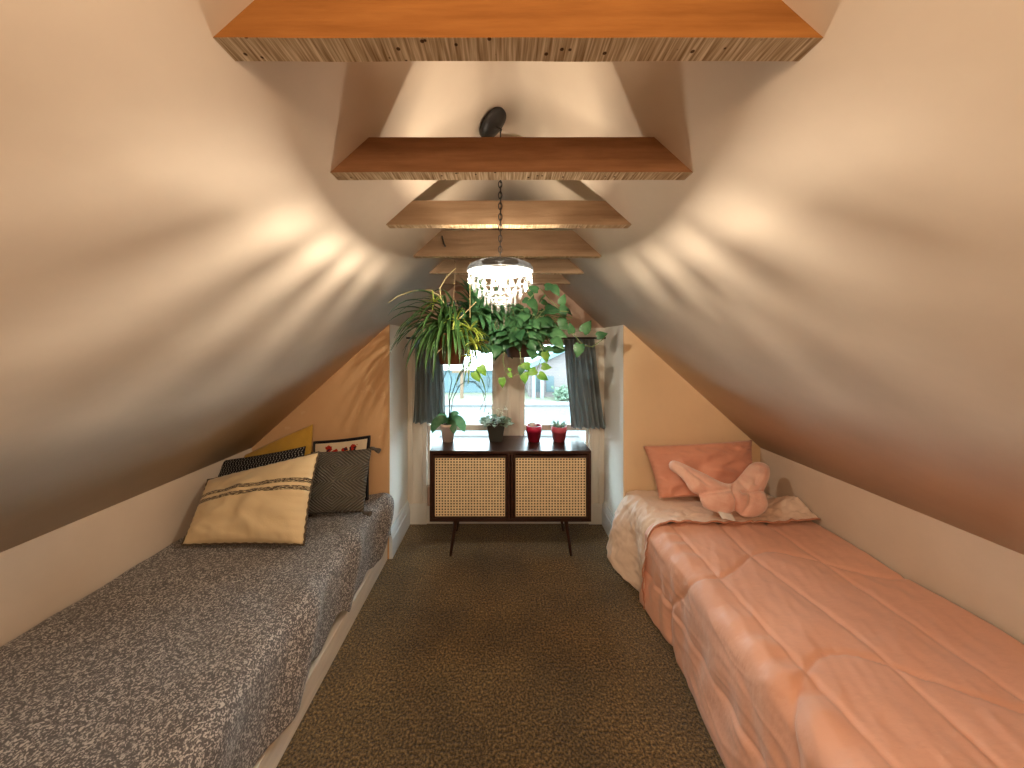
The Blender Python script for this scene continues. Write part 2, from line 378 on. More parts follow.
# ------------------------------------------------------------------ ceiling beams
beams = [(.475, .453, 'nearest wooden collar beam crossing the ceiling at the top of the view', .10),
         (.824, .440, 'second wooden collar beam, in front of the black chandelier canopy', .09),
         (1.202, .445, 'third wooden collar beam, directly behind the chandelier chain', .09),
         (1.602, .435, 'fourth wooden collar beam, with a black hook on its face', .13),
         (1.971, .431, 'fifth wooden collar beam, from which the potted plants hang', .085),
         (2.335, .435, 'farthest wooden collar beam, half hidden by foliage above the window', .085)]
beam_objs = []
for k, (Y, h, lab, hh) in enumerate(beams):
    z0 = H+h; z1 = z0+hh; th = .040
    def xe(z): return (RZ-z)/SL+.016
    m = MB()
    # subdivided sides so that the edges can waver like sawn timber
    ns = 40; sect = []
    for i in range(ns+1):
        t = -1+2*i/ns
        for (zz, yy) in ((z0, Y), (z0, Y+th), (z1, Y+th), (z1, Y)):
            x = X0-(.009 if k == 0 else 0)+t*xe(zz)
            sect.append((x, yy+.0015*nz(x*7, yy*9, k), zz+.0012*nz(x*6+k, zz*9, 3)))
    fs = []; mi = []
    for i in range(ns):
        b = i*4
        for j in range(4):
            fs.append((b+j, b+4+j, b+4+(j+1) % 4, b+(j+1) % 4)); mi.append(1 if j == 0 else 0)
    fs += [(3, 2, 1, 0), (ns*4, ns*4+1, ns*4+2, ns*4+3)]; mi += [0, 0]
    m.add(sect, fs); m.m = mi
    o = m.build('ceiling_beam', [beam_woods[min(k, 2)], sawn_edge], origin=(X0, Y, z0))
    tag(o, lab, 'beam', 'wooden collar beams across the ceiling'); beam_objs.append(o)
# black hook on fourth beam
m = MB(); a = P(442, 236, 1.597); pts = [a+Vector((0, 0, 0)), a+Vector((.004, -.005, -.015)), a+Vector((.010, -.006, -.04)), a+Vector((.018, -.004, -.055))]
m.tube(pts, .0035); tag(m.build('hook', black_metal, smooth=True), 'small black hook on the face of the fourth beam', 'hook')
# ------------------------------------------------------------------ chandelier
CX, CY = -.010, 1.15
rimz = 1.762
ch = thing('chandelier', (CX, CY, 1.55), 'tiered crystal chandelier hanging lit from a black chain', 'chandelier')
# canopy lies on the left slope beside the ridge
cc = Vector((X0-.062, CY, roofz(X0-.062)-.004))
ax = Vector((SL*1, 0, -1)).normalized()   # pointing down out of the left slope
Mx = Matrix.Rotation(math.atan2(SL, 1)*-1+PI, 3, 'Y')
rot = ax.to_track_quat('Z', 'Y').to_matrix()
m = MB(); m.lathe(cc, [(.060, 0), (.060, .010), (.052, .020), (.02, .026), (.0, .027)], 32, axis=rot)
hook_t = cc+ax*.03
m.tube([hook_t-ax*.006, hook_t+Vector((.006, 0, 0)), Vector((CX+.004, CY, hook_t.z-.005)), Vector((CX, CY, hook_t.z-.018))], .003)
m.build('canopy', black_metal, ch, smooth=True)
ztop = hook_t.z-.014
m = MB(); z = ztop; i = 0; ll = .026
while z > rimz+.045:
    pts = []
    for k in range(13):
        q = 2*PI*k/12; u = math.cos(q)*.0065; w = math.sin(q)*ll*.5*(1 if abs(math.sin(q)) > .5 else 1)
        pts.append(Vector((CX+(u if i % 2 else 0), CY+(0 if i % 2 else u), z-ll*.5+w)))
    m.tube(pts, .0018, 6, cap=False); z -= ll-.0065; i += 1
zc = z
m.tube([(CX+.002, CY, ztop), (CX+.003, CY+.003, (ztop+zc)/2), (CX, CY+.002, zc)], .001, 5)
m.build('chain', black_metal, ch, smooth=True)
m = MB()
m.lathe((CX, CY, 0), [(.004, zc+.004), (.008, zc-.004), (.011, rimz+.040), (.012, rimz+.030), (0, rimz+.028)], 24)
m.lathe((CX, CY, 0), [(.068, rimz+.030), (.090, rimz+.024), (.112, rimz+.013), (.118, rimz+.002), (.118, rimz-.008)], 48, cap=False)
for k in range(6):
    q = PI/6+k*PI/3
    m.tube([(CX+.008*math.cos(q), CY+.008*math.sin(q), rimz+.036), (CX+.05*math.cos(q), CY+.05*math.sin(q), rimz+.036), (CX+.09*math.cos(q), CY+.09*math.sin(q), rimz+.022)], .0025, 6)
rim_m = mat('rim_mesh', (.05, .055, .06), .5, .4)
_t = N(rim_m, 'ShaderNodeBsdfTransparent'); _x = N(rim_m, 'ShaderNodeMixShader'); _x.inputs[0].default_value = .10; _t.inputs[0].default_value = (.75, .75, .75, 1)
L(rim_m, bsdf(rim_m).outputs[0], _x.inputs[1]); L(rim_m, _t.outputs[0], _x.inputs[2]); L(rim_m, _x.outputs[0], rim_m.node_tree.nodes['Material Output'].inputs[0])
m.build('rim', rim_m, ch, smooth=False)
diff_m = bpy.data.materials.new('dimming_disc'); diff_m.use_nodes = True
def _df():
    nt = diff_m.node_tree; nt.nodes.remove(nt.nodes['Principled BSDF'])
    t = nt.nodes.new('ShaderNodeBsdfTransparent'); t.inputs[0].default_value = (.6, .58, .55, 1)
    d = nt.nodes.new('ShaderNodeBsdfTranslucent'); d.inputs[0].default_value = (.3, .29, .28, 1)
    mx = nt.nodes.new('ShaderNodeMixShader'); mx.inputs[0].default_value = .4
    nt.links.new(t.outputs[0], mx.inputs[1]); nt.links.new(d.outputs[0], mx.inputs[2]); nt.links.new(mx.outputs[0], nt.nodes['Material Output'].inputs[0])
_df()
m = MB(); m.lathe((CX, CY, 0), [(.013, rimz+.0300), (.04, rimz+.0290), (.067, rimz+.0285)], 48, cap=False); m.build('dimming_disc', diff_m, ch, smooth=True)  # added disc inside the rim, dims the light rising to the ridge
crystal_m = bpy.data.materials.new('crystal'); crystal_m.use_nodes = True
def _cr():
    nt = crystal_m.node_tree; nt.nodes.remove(nt.nodes['Principled BSDF'])
    t = nt.nodes.new('ShaderNodeBsdfTransparent'); g = nt.nodes.new('ShaderNodeBsdfGlass'); g.inputs['Roughness'].default_value = .05; g.inputs['IOR'].default_value = 1.5
    tl = nt.nodes.new('ShaderNodeBsdfTranslucent'); tl.inputs[0].default_value = (.95, .98, 1, 1)
    m1 = nt.nodes.new('ShaderNodeMixShader'); m1.inputs[0].default_value = .07; m2 = nt.nodes.new('ShaderNodeMixShader'); m2.inputs[0].default_value = .55
    nt.links.new(g.outputs[0], m1.inputs[1]); nt.links.new(tl.outputs[0], m1.inputs[2])
    nt.links.new(m1.outputs[0], m2.inputs[1]); nt.links.new(t.outputs[0], m2.inputs[2])
    nt.links.new(m2.outputs[0], nt.nodes['Material Output'].inputs[0])
_cr()
silver = mat('crystal_wire', (.7, .7, .68), .3, .5, metal=1)
def crystal_mesh(h, w):
    m = MB()
    m.lathe((0, 0, 0), [(.0, 0), (w*.16, -h*.06), (w*.30, -h*.28), (w*.5, -h*.62), (w*.42, -h*.85), (w*.18, -h*.98), (0, -h)], 6, sy=.45)
    o = m.build('crystal', crystal_m); COL.objects.unlink(o); return o.data
me_big = crystal_mesh(.040, .0195); me_sm = crystal_mesh(.032, .016)
tiers = [(.113, 20, 0, me_big), (.097, 19, -.032, me_sm), (.076, 16, -.058, me_sm), (.056, 12, -.084, me_sm), (.034, 7, -.110, me_sm)]
m = MB()
for r, nn, dz, me in tiers:
    m.tube([(CX+r*math.cos(2*PI*k/32), CY+r*math.sin(2*PI*k/32), rimz-.012+dz+.003) for k in range(33)], .0013, 5, cap=False)
    if dz < 0:
        for k in range(4):
            q = PI/4+k*PI/2
            m.tube([(CX+r*math.cos(q), CY+r*math.sin(q), rimz-.009+dz), (CX+(r+.017)*math.cos(q), CY+(r+.017)*math.sin(q), rimz-.009+dz+.025)], .001, 5)
m.build('crystal_rings', silver, ch, smooth=True)
for ti, (r, nn, dz, me) in enumerate(tiers):
    for k in range(nn):
        q = 2*PI*(k+.5*(ti % 2))/nn
        o = bpy.data.objects.new('crystal', me); COL.objects.link(o); o.parent = ch
        o.location = Vector((CX+r*math.cos(q), CY+r*math.sin(q), rimz-.013+dz))-Vector(ch.location)
        o.rotation_euler = (random.uniform(-.1, .1), random.uniform(-.08, .08), q+PI/2+random.uniform(-.2, .2))
for dx, dy in ((-.012, -.008), (.014, -.01)):
    o = bpy.data.objects.new('crystal', me_big); COL.objects.link(o); o.parent = ch
    o.location = Vector((CX+dx, CY+dy, rimz-.168+dx*.5))-Vector(ch.location); o.rotation_euler = (0, 0, .3 if dx < 0 else 1.4)
def emis(name, col, s):
    m = bpy.data.materials.new(name); m.use_nodes = True; nt = m.node_tree; nt.nodes.remove(nt.nodes['Principled BSDF'])
    e = nt.nodes.new('ShaderNodeEmission'); e.inputs[0].default_value = (*col, 1); e.inputs[1].default_value = s
    nt.links.new(e.outputs[0], nt.nodes['Material Output'].inputs[0]); return m
bulb_m = emis('bulb_glow', (1, .87, .69), 5400)
bz = rimz-.036
m = MB(); m.lathe((CX, CY, bz), [(0, -.016), (.008, -.012), (.0105, -.004), (.0105, .004), (.008, .012), (0, .016)], 16)
m.build('bulb', bulb_m, ch, smooth=True)
m = MB(); m.lathe((CX, CY, bz-.042), [(0, 0), (.010, 0), (.010, .022), (.006, .028)], 14)
m.tube([(CX, CY, bz-.04), (CX+.015, CY, bz-.044), (CX+.022, CY, bz-.03), (CX+.022, CY, rimz+.034)], .002, 6)
m.build('bulb_socket', black_metal, ch)
# ------------------------------------------------------------------ cabinet
cx0, cx1, cy0, cy1, cz0, cz1 = -.510, .613, 2.222, 2.590, .258, .751
cab = thing('cabinet', ((cx0+cx1)/2, (cy0+cy1)/2, 0), 'dark walnut sideboard with two woven cane doors below the window', 'cabinet')
m = MB(); t = .022
m.box(cx0, cx1, cy0, cy1, cz1-t, cz1); m.box(cx0, cx1, cy0, cy1, cz0, cz0+t)
m.box(cx0, cx0+t, cy0, cy1, cz0+t, cz1-t); m.box(cx1-t, cx1, cy0, cy1, cz0+t, cz1-t)
m.box(cx0+t, cx1-t, cy1-.012, cy1, cz0+t, cz1-t)
xm = (cx0+cx1)/2
m.box(xm-.022, xm-.002, cy0+.004, cy1-.012, cz0+t, cz1-t); m.box(xm+.002, xm+.022, cy0+.004, cy1-.012, cz0+t, cz1-t)
m.build('body', walnut, cab, bevel=.002)
for (a, b, fin) in ((cx0+t+.003, xm-.025, 1), (xm+.025, cx1-t-.003, -1)):
    z0, z1 = cz0+t+.003, cz1-t-.006
    m = MB(); fw = .012
    y0, y1 = cy0+.002, cy0+.018
    m.box(a, a+fw, y0, y1, z0, z1); m.box(b-fw, b, y0, y1, z0, z1); m.box(a+fw, b-fw, y0, y1, z0, z0+fw)
    # top rail dips in a shallow finger scoop
    nseg = 16
    for i in range(nseg):
        xa = a+fw+(b-a-2*fw)*i/nseg; xb = a+fw+(b-a-2*fw)*(i+1)/nseg
        f = lambda x: z1-.007*math.sin(PI*(x-a)/(b-a))
        m.prism([(xa, z1-fw-.010), (xb, z1-fw-.010), (xb, f(xb)), (xa, f(xa))], y0, y1)
    D = m.build('door', walnut, cab)
    m = MB(); ia, ib, ja, jb = a+fw, b-fw, z0+fw, z1-fw-.010
    nx, ny = 24, 21; pw = (ib-ia)/nx; ph = (jb-ja)/ny
    for i in range(nx+1):
        xc = ia+i*pw; m.box(max(ia, xc-pw*.25), min(ib, xc+pw*.25), y0+.003, y0+.0055, ja, jb)
    for j in range(ny+1):
        zc_ = ja+j*ph; m.box(ia, ib, y0+.001, y0+.0030, max(ja, zc_-ph*.24), min(jb, zc_+ph*.24))
    o = m.build('cane_panel', cane); o.parent = D; o.location = -Vector(cab.location)+Vector(cab.location)
    m = MB(); m.box(ia, ib, y0+.012, y0+.015, ja, jb); o = m.build('cane_hole_shade', dark_inside); o.parent = D  # dark sheet stands in for the shade inside, behind the cane holes
def leg(x, y, dx, dy):
    m = MB(); m.tube([(x, y, cz0), (x+dx, y+dy, 0)], [.016, .0095], 14); m.build('leg', walnut, cab, smooth=False)
leg(-.335, cy0+.055, -.035, -.02); leg(.445, cy0+.055, .035, -.02)
leg(-.335, cy1-.05, -.035, .02); leg(.445, cy1-.05, .035, .02)
# ------------------------------------------------------------------ pots on cabinet
def pot(c, r0, r1, h, mt, name='pot', parent=None, rim=.004, rimh=.02):
    m = MB(); m.lathe(c, [(0, 0), (r0, 0), (r1, h-rimh), (r1+rim, h-rimh), (r1+rim, h), (r1-.004, h), (r1-.006, h-.012), (0, h-.012)], 32)
    o = m.build(name, mt, parent, smooth=False)
    for p in o.data.polygons: p.use_smooth = abs(p.normal.z) < .5
    m = MB(); m.lathe((c[0], c[1], c[2]+h-.0118), [(0, .006), (r1*.5, .005), (r1-.007, 0)], 20); m.build('soil', soil, parent, smooth=True)
    return o
def curve_pts(c, az, el, Ln, droop, n=9):
    pts = [Vector(c)]; d = Vector((math.cos(az)*math.cos(el), math.sin(az)*math.cos(el), math.sin(el)))
    for i in range(n):
        pts.append(pts[-1]+d*Ln/n); d = (d+Vector((0, 0, -droop/n))).normalized()
    return pts
zt = cz1
# orchid
ox, oy = (448-VX)*2.45/F, 2.45
orc = thing('potted_orchid', (ox, oy, zt), 'orchid with drooping broad leaves in a blush pot, leftmost on the cabinet', 'plant')
pot((ox, oy, zt), .040, .056, .135, blush_pot, parent=orc)
m = MB(); c = (ox, oy, zt+.13)
for az, el, Ln, dr, w in ((PI+.2, 1.0, .19, 4.2, .060), (PI-.6, 1.2, .2, 4.5, .055), (-.1, 1.0, .20, 3.9, .062), (-.9, .9, .15, 4.0, .05), (1.1, 1.3, .12, 2.5, .045), (.3, 1.35, .13, 2.5, .045)):
    m.blade(curve_pts(c, az, el, Ln, dr), w*1.25, .12, side=Vector((.5*(1 if math.cos(az) > 0 else -1), .35, .75)))
m.build('leaves', orchid_leaf, orc, smooth=True)
m = MB()
for tgt in ([(449, 418), (450, 400), (455, 385), (462, 372), (468, 366)], [(450, 418), (453, 398), (459, 386), (466, 381), (476, 382)], [(450, 418), (449, 396), (452, 380), (448, 368), (442, 382)]):
    m.tube([P(x, y, 2.45) for x, y in tgt], .0035, 6)
for tgt in ([(459, 386), (470, 378), (482, 390), (486, 404), (484, 412)], [(466, 381), (478, 384), (486, 396), (480, 410)], [(476, 366), (486, 370), (490, 380), (487, 392)]):
    m.tube([P(x, y, 2.44) for x, y in tgt], .0022, 6)
m.build('flower_spikes', dark_stem, orc, smooth=True)
# dark pot plant
pale_flower = mat('pale_flower', (.8, .78, .66), .6)
px_, py_ = (496-VX)*2.46/F, 2.46
dk = thing('potted_plant', (px_, py_, zt), 'small silvery-leaved plant in a square dark plastic pot', 'plant')
m = MB(); M4 = Matrix.Rotation(PI/4, 3, 'Z')
m.lathe((px_, py_, zt), [(0, 0), (.066, 0), (.094, .125), (.102, .125), (.102, .148), (.094, .148), (.090, .135), (0, .135)], 4, axis=M4); m.build('pot', dark_pot, dk, bevel=.004)
m = MB(); mf = MB()
for k in range(110):
    az = random.uniform(0, 2*PI); r = .105*random.random()**.5
    b = Vector((px_+r*math.cos(az), py_+r*math.sin(az), zt+.14+.065*(1-(r/.12)**2)*random.random()))
    m.heart(b, (math.cos(az), math.sin(az), random.uniform(-.4, .6)), (random.uniform(-.3, .3), -.5, 1), random.uniform(.025, .045), random.uniform(.022, .035))
m.build('leaves', sage_leaf, dk, smooth=True)
for k in range(14):
    az = random.uniform(0, 2*PI); r = .08*random.random()**.5; b = Vector((px_+.02+r*math.cos(az), py_+r*math.sin(az), zt+.15))
    tp = b+Vector((0, 0, random.uniform(.05, .10))); mf = MB(); mf.tube([b-Vector((0, 0, .02)), tp], .0012, 4); mf.lathe(tp, [(0, -.008), (.009, 0), (.004, .008), (0, .009)], 6); mf.build('flower', pale_flower, dk, smooth=True)
# crimson pot
qx = (534-VX)*2.45/F; cr = thing('flower_pot', (qx, 2.45, zt), 'crimson tapered pot with a pale stone, beside the pink pot', 'pot')
pot((qx, 2.45, zt), .043, .058, .12, crimson_pot, parent=cr, rim=.0015, rimh=.045)
m = MB(); m.lathe((qx-.01, 2.45, zt+.108), [(0, 0), (.028, .004), (.032, .016), (.018, .030), (0, .034)], 9, sy=.7); m.build('stone', white_stone, cr, smooth=False)
qx = (559-VX)*2.45/F; pk = thing('potted_succulent', (qx, 2.45, zt), 'small spiky succulent in a rose pink pot, rightmost on the cabinet', 'plant')
pot((qx, 2.45, zt), .043, .057, .115, pink_pot, parent=pk, rim=.0015, rimh=.045)
m = MB()
for k in range(60):
    az = random.uniform(0, 2*PI); r = .048*random.random()**.5
    c = (qx+r*math.cos(az), 2.45+r*math.sin(az), zt+.105); m.blade(curve_pts(c, az, random.uniform(.7, 1.4), random.uniform(.025, .05), .8, 4), .010, .3)
m.build('leaves', sage_leaf, pk, smooth=True)
# ------------------------------------------------------------------ curtains
def curtain(name, edgeL, edgeR, Y, folds, label, amp=.03):
    # edges: list of (px, py) from top to bottom
    def ip(e, v):
        k = v*(len(e)-1); i = min(int(k), len(e)-2); t = k-i
        return e[i][0]*(1-t)+e[i+1][0]*t, e[i][1]*(1-t)+e[i+1][1]*t
    m = MB()
    def fn(u, v):
        a = ip(edgeL, v); b = ip(edgeR, v)
        uu = u+.03*math.sin(u*9+v*3)*v
        p = P(a[0]*(1-uu)+b[0]*uu, a[1]*(1-u)+b[1]*u, Y)
        am = amp*(.5+.5*v)
        p.y += am*math.sin(2*PI*folds*u+.8*math.sin(v*3))+.3*am*math.sin(2*PI*folds*2.3*u+v*5)
        p.z += .003*math.sin(u*20)*v
        return p
    m.grid(fn, 90, 30)
    o = m.build(name, curtain_m, smooth=True)
    s = o.modifiers.new('solid', 'SOLIDIFY'); s.thickness = .002
    return tag(o, label, 'curtain', 'grey window curtains')
YC = 2.60
curtain('curtain', [(415, 339), (414, 380), (413, 423)], [(441, 339), (444, 380), (446, 423)], YC, 6, 'grey curtain at the left window, behind the spider plant')
curtain('curtain', [(564, 339), (567, 380), (571, 428)], [(594, 339), (599, 380), (606, 428)], YC, 6, 'grey curtain swept aside at the right window')
m = MB(); zr = H-(338-VY)*YC/F; m.tube([(AL+.005, YC, zr), (AR-.005, YC, zr)], .008, 10)
for x in (AL+.006, AR-.012, mc): m.box(x, x+.008, YC, YB-.024, zr-.005, zr+.005)
tag(m.build('curtain_rod', black_metal, smooth=False), 'thin dark curtain rod spanning the window alcove', 'curtain rod')
# ------------------------------------------------------------------ hanging plants
def hanging(name, c, label, cat='plant'):
    return thing(name, c, label, cat, 'hanging plants under the beams')
# spider plant
SY = 1.80; sp_c = P(452, 364, SY)
sp = hanging('hanging_spider_plant', sp_c, 'spider plant with long arching blades in a brown hanging pot')
pot(tuple(sp_c), .066, .088, .17, terracotta, parent=sp, rim=.008, rimh=.03)
topc = sp_c+Vector((0, 0, .17))
m = MB(); bm_b = Vector((sp_c.x, 1.965, H+.431+.05))
for q in (0.4, 2.5, 4.6):
    m.tube([topc+Vector((.088*math.cos(q), .088*math.sin(q), -.01)), Vector((topc.x+.01, SY, topc.z+.21)), ], .0016, 5)
m.tube([Vector((topc.x+.01, SY, topc.z+.21)), Vector((topc.x+.02, SY-.0, 1.95)), Vector((topc.x+.01, 1.645, 1.99))], .002, 5)
m.build('hanger_cord', hemp, sp)
m = MB()
for k in range(210):
    az = random.uniform(0, 2*PI); el = random.uniform(.4, 1.4); Ln = random.uniform(.24, .46)
    if math.cos(az) > .2: Ln *= .72
    c = topc+Vector((random.uniform(-.045, .045), random.uniform(-.045, .045), -.01))
    m.blade(curve_pts(c, az, el, Ln, random.uniform(2.3, 3.8), 10), random.uniform(.011, .021), .3)
for px, py in ((402, 352), (412, 358), (425, 368), (396, 346), (388, 322), (391, 312), (436, 362)):
    a = topc+Vector((-.03, -.05, .05)); t = P(px, py, SY-.06); mid = (a+t)/2+Vector((0, 0, .10+.03*random.random()))
    m.blade([a*(1-s)**2+mid*2*s*(1-s)+t*s*s for s in [i/9 for i in range(10)]], .02, .3)
m.build('leaves', spider_leaf, sp, smooth=True)
# runners & plantlets
m = MB()
def runner(pxs, Y): 
    pts = [P(x, y, Y) for x, y in pxs]; m.tube(pts, .0022, 5)
runner([(448, 310), (440, 296), (430, 290), (412, 291), (398, 296), (388, 303)], SY-.08)
runner([(450, 320), (441, 300), (440, 288), (447, 276), (456, 268)], SY-.05)
runner([(470, 262), (470, 285), (470, 306), (470, 318)], SY-.12)
runner([(458, 322), (452, 332), (446, 344), (438, 352), (434, 358)], SY-.12)
runner([(452, 325), (462, 316), (470, 308), (476, 302)], SY-.12)
def plantlet(c, nb, L0, w, down=0):
    mp_ = MB()
    for k in range(nb):
        az = random.uniform(0, 2*PI); el = random.uniform(-.3, 1.3)
        mp_.blade(curve_pts(c, az, el, random.uniform(.5, 1)*L0, random.uniform(.6, 2.2), 7), w*random.uniform(.6, 1), .3)
    mp_.build('plantlet', pale_leaf, sp, smooth=True)
plantlet(P(434, 303, SY-.09), 15, .10, .008)
plantlet(P(456, 322, SY-.12), 16, .11, .009)
plantlet(P(470, 330, SY-.13), 26, .12, .012)
plantlet(P(474, 344, SY-.13), 24, .12, .012)
plantlet(P(468, 356, SY-.13), 12, .08, .011)
m.build('runners', runner_m, sp, smooth=True)
m = MB(); mh = MB()
runner([(472, 350), (470, 362), (469, 374), (468, 384)], SY-.13)
for tx, ty in ((469, 384), (464, 388), (456, 387), (486, 398)):
    a = P(470, 362, SY-.13); t = P(tx, ty, SY-.13); mid = (a+t)/2+Vector(((tx-470)*.002, 0, .01))
    mh.blade([a*(1-s)**2+mid*2*s*(1-s)+t*s*s for s in [i/9 for i in range(10)]], .018, .3)
for x, y in ((480, 366), (474, 372)): mh.heart(P(x, y, SY-.12), (.5, -.2, -.8), (0, -1, .3), .06, .05)
m.build('trailing_stem', pale_leaf, sp, smooth=True); mh.build('trailing_leaves', pothos_bright, sp, smooth=True)
# pothos
PY = 1.98; po_c = P(520, 357, PY-.02); po_c.y = PY-.02
po = hanging('hanging_pothos', po_c, 'pothos with heart-shaped leaves and long vines in a dark hanging pot')
pot(tuple(po_c), .075, .095, .12, mat('brown_pot', (.07, .04, .03), .6), parent=po, rim=.006, rimh=.02)
pt = po_c+Vector((0, 0, .12))
m = MB()
for q in (.4, 2.5, 4.6):
    m.tube([pt+Vector((.095*math.cos(q), .095*math.sin(q), -.01)), Vector((po_c.x+.01, PY-.02, 1.93))], .0016, 5)
m.build('hanger_cord', hemp, po)
ml = MB(); mv = MB(); mbr = MB()
for k in range(330):
    u, v, w = [random.gauss(0, .5) for _ in range(3)]
    cxp = 517+u*33; cyp = 326+v*23
    if not (462 < cxp < 566 and 276 < cyp < 357): continue
    Yl = PY+w*.16-.03
    if Yl > 2.25: Yl = 2.2
    c = P(cxp, cyp, Yl)
    if (Vector((c.x, c.y, 0))-Vector((po_c.x, po_c.y, 0))).length < .09 and c.z < pt.z: continue
    if c.z > roofz(c.x)-.05: continue
    s = random.uniform(.05, .095)
    d = Vector((u*1.2+random.gauss(0, .5), w-.5, -.6+random.gauss(0, .5)))
    ml.heart(c, d, (random.gauss(0, .5), -1, .6), s, s*.78)
for k in range(34):
    az = random.uniform(0, 2*PI); r = random.uniform(.12, .26)
    e = pt+Vector((r*math.cos(az)*1.3, r*math.sin(az)*.7, random.uniform(-.06, .18)))
    mv.tube([pt+Vector((0, 0, -.01)), (pt+e)/2+Vector((0, 0, .09)), e], .003, 5)
def vine(pts, Y, leaves, mbld, size=.07):
    mv.tube([P(x, y, Y) for x, y in pts], .0025, 5)
    for (x, y, dx, dz, s) in leaves:
        mbld.heart(P(x, y, Y-.01), (dx, -.25, dz), (random.uniform(-.2, .2), -1, .3), size*s, size*s*.8)
vine([(540, 325), (556, 318), (568, 330), (575, 336), (583, 345), (592, 347), (602, 340), (607, 334)], 1.9,
     [(563, 318, -.3, -.9, 1.0), (572, 333, -.2, 1, .9), (583, 332, .7, 1, 1.2), (580, 344, -.3, -1, 1.2), (597, 336, .9, .3, .9), (568, 325, -.8, -.2, .9)], ml)
vine([(528, 300), (540, 288), (550, 300), (560, 309), (566, 312)], 1.9,
     [(561, 304, .4, 1, .9), (562, 309, .3, -1, .9), (545, 287, .9, .2, .9), (538, 290, -.8, .3, .9), (553, 286, .4, -.6, 1.0), (560, 306, .9, -.2, .7)], ml)
vine([(540, 345), (543, 352), (540, 362), (537, 370), (536, 376)], 1.84,
     [(545, 352, .2, -1, .9), (530, 366, -1, .1, .9), (542, 366, 1, -.1, .8), (536, 370, -.8, -.3, .9), (539, 374, .9, -.5, .9), (524, 373, .1, -1, .9)], mbr)
vine([(504, 352), (503, 362), (506, 372), (514, 376), (523, 370)], 1.84,
     [(502, 378, .1, -1, .8), (509, 373, .4, -.6, .5), (511, 371, -.5, .5, .4)], mbr)
vine([(520, 352), (521, 362), (522, 370)], 1.84, [(522, 366, -.2, -1, .8)], ml)
ml.build('leaves', pothos_leaf, po, smooth=True); mbr.build('young_leaves', pothos_bright, po, smooth=True); mv.build('vines', mat('vine', (.22, .30, .12), .6), po, smooth=True)
# broad-leaf plant between them, behind the chandelier
BY = 1.90; bc = P(478, 338, BY)
br = hanging('hanging_foliage_plant', bc, 'dark green broad-leaved plant hanging behind the chandelier, left of the pothos')
pot(tuple(bc), .05, .065, .10, dark_pot, parent=br, rim=.004)
m = MB(); bt = bc+Vector((0, 0, .1))
for k in range(95):
    az = random.uniform(0, 2*PI); c = bt+Vector((random.uniform(-.03, .03), random.uniform(-.03, .03), -.01))
    m.blade(curve_pts(c, az, random.uniform(.5, 1.5), random.uniform(.20, .33), random.uniform(1.0, 2.4), 9), random.uniform(.028, .045), .2)
m.build('leaves', pothos_leaf, br, smooth=True)
m = MB()
for q in (.4, 2.5, 4.6):
    m.tube([bt+Vector((.066*math.cos(q), .066*math.sin(q), -.008)), Vector((bc.x-.01, BY, 1.90))], .0015, 5)
m.tube([(bc.x-.01, BY, 1.90), (bc.x-.02, 1.965, 1.95), (bc.x-.02, 1.966, 2.0)], .0018, 5)
m.build('hanger_cord', black_metal, br)
# ------------------------------------------------------------------ left bed
LX1 = X0-KH+.008       # knee wall side
BXL = -.80
bd = thing('bed', (-1.25, 1.0, 0), 'low painted board bed base under the floral bedspread', 'bed')
YB0 = .12
m = MB(); m.box(BXL-.04, BXL, YB0, YE-.004, 0, .118); m.box(LX1, BXL-.04, YB0, YB0+.03, 0, .118); m.box(LX1, BXL-.04, YE-.03, YE-.004, 0, .118)
m.build('side_board', tan_board, bd, bevel=.003)
m = MB(); m.box(LX1, BXL-.04, YB0+.03, YE-.03, .08, .112); m.build('platform', tan_board, bd)
def rbox(x0, x1, y0, y1, z0, z1, r=.05):
    m = MB(); 
    prof = []
    for k in range(9):
        q = k/8*PI/2; prof.append((x0+r-r*math.cos(q), z1-r+r*math.sin(q)))
    for k in range(9):
        q = k/8*PI/2; prof.append((x1-r+r*math.sin(q), z1-r+r*math.cos(q)))
    prof += [(x1, z0), (x0, z0)]
    m.prism(list(reversed(prof)), y0, y1); return m
mt = rbox(LX1+.004, -.872, YB0+.03, YE-.015, .1185, .424); mo = mt.build('mattress', mattress_m, smooth=False)
tag(mo, 'mattress on the board base, hidden under the floral bedspread', 'mattress')
def smooth01(t): t = max(0, min(1, t)); return t*t*(3-2*t)
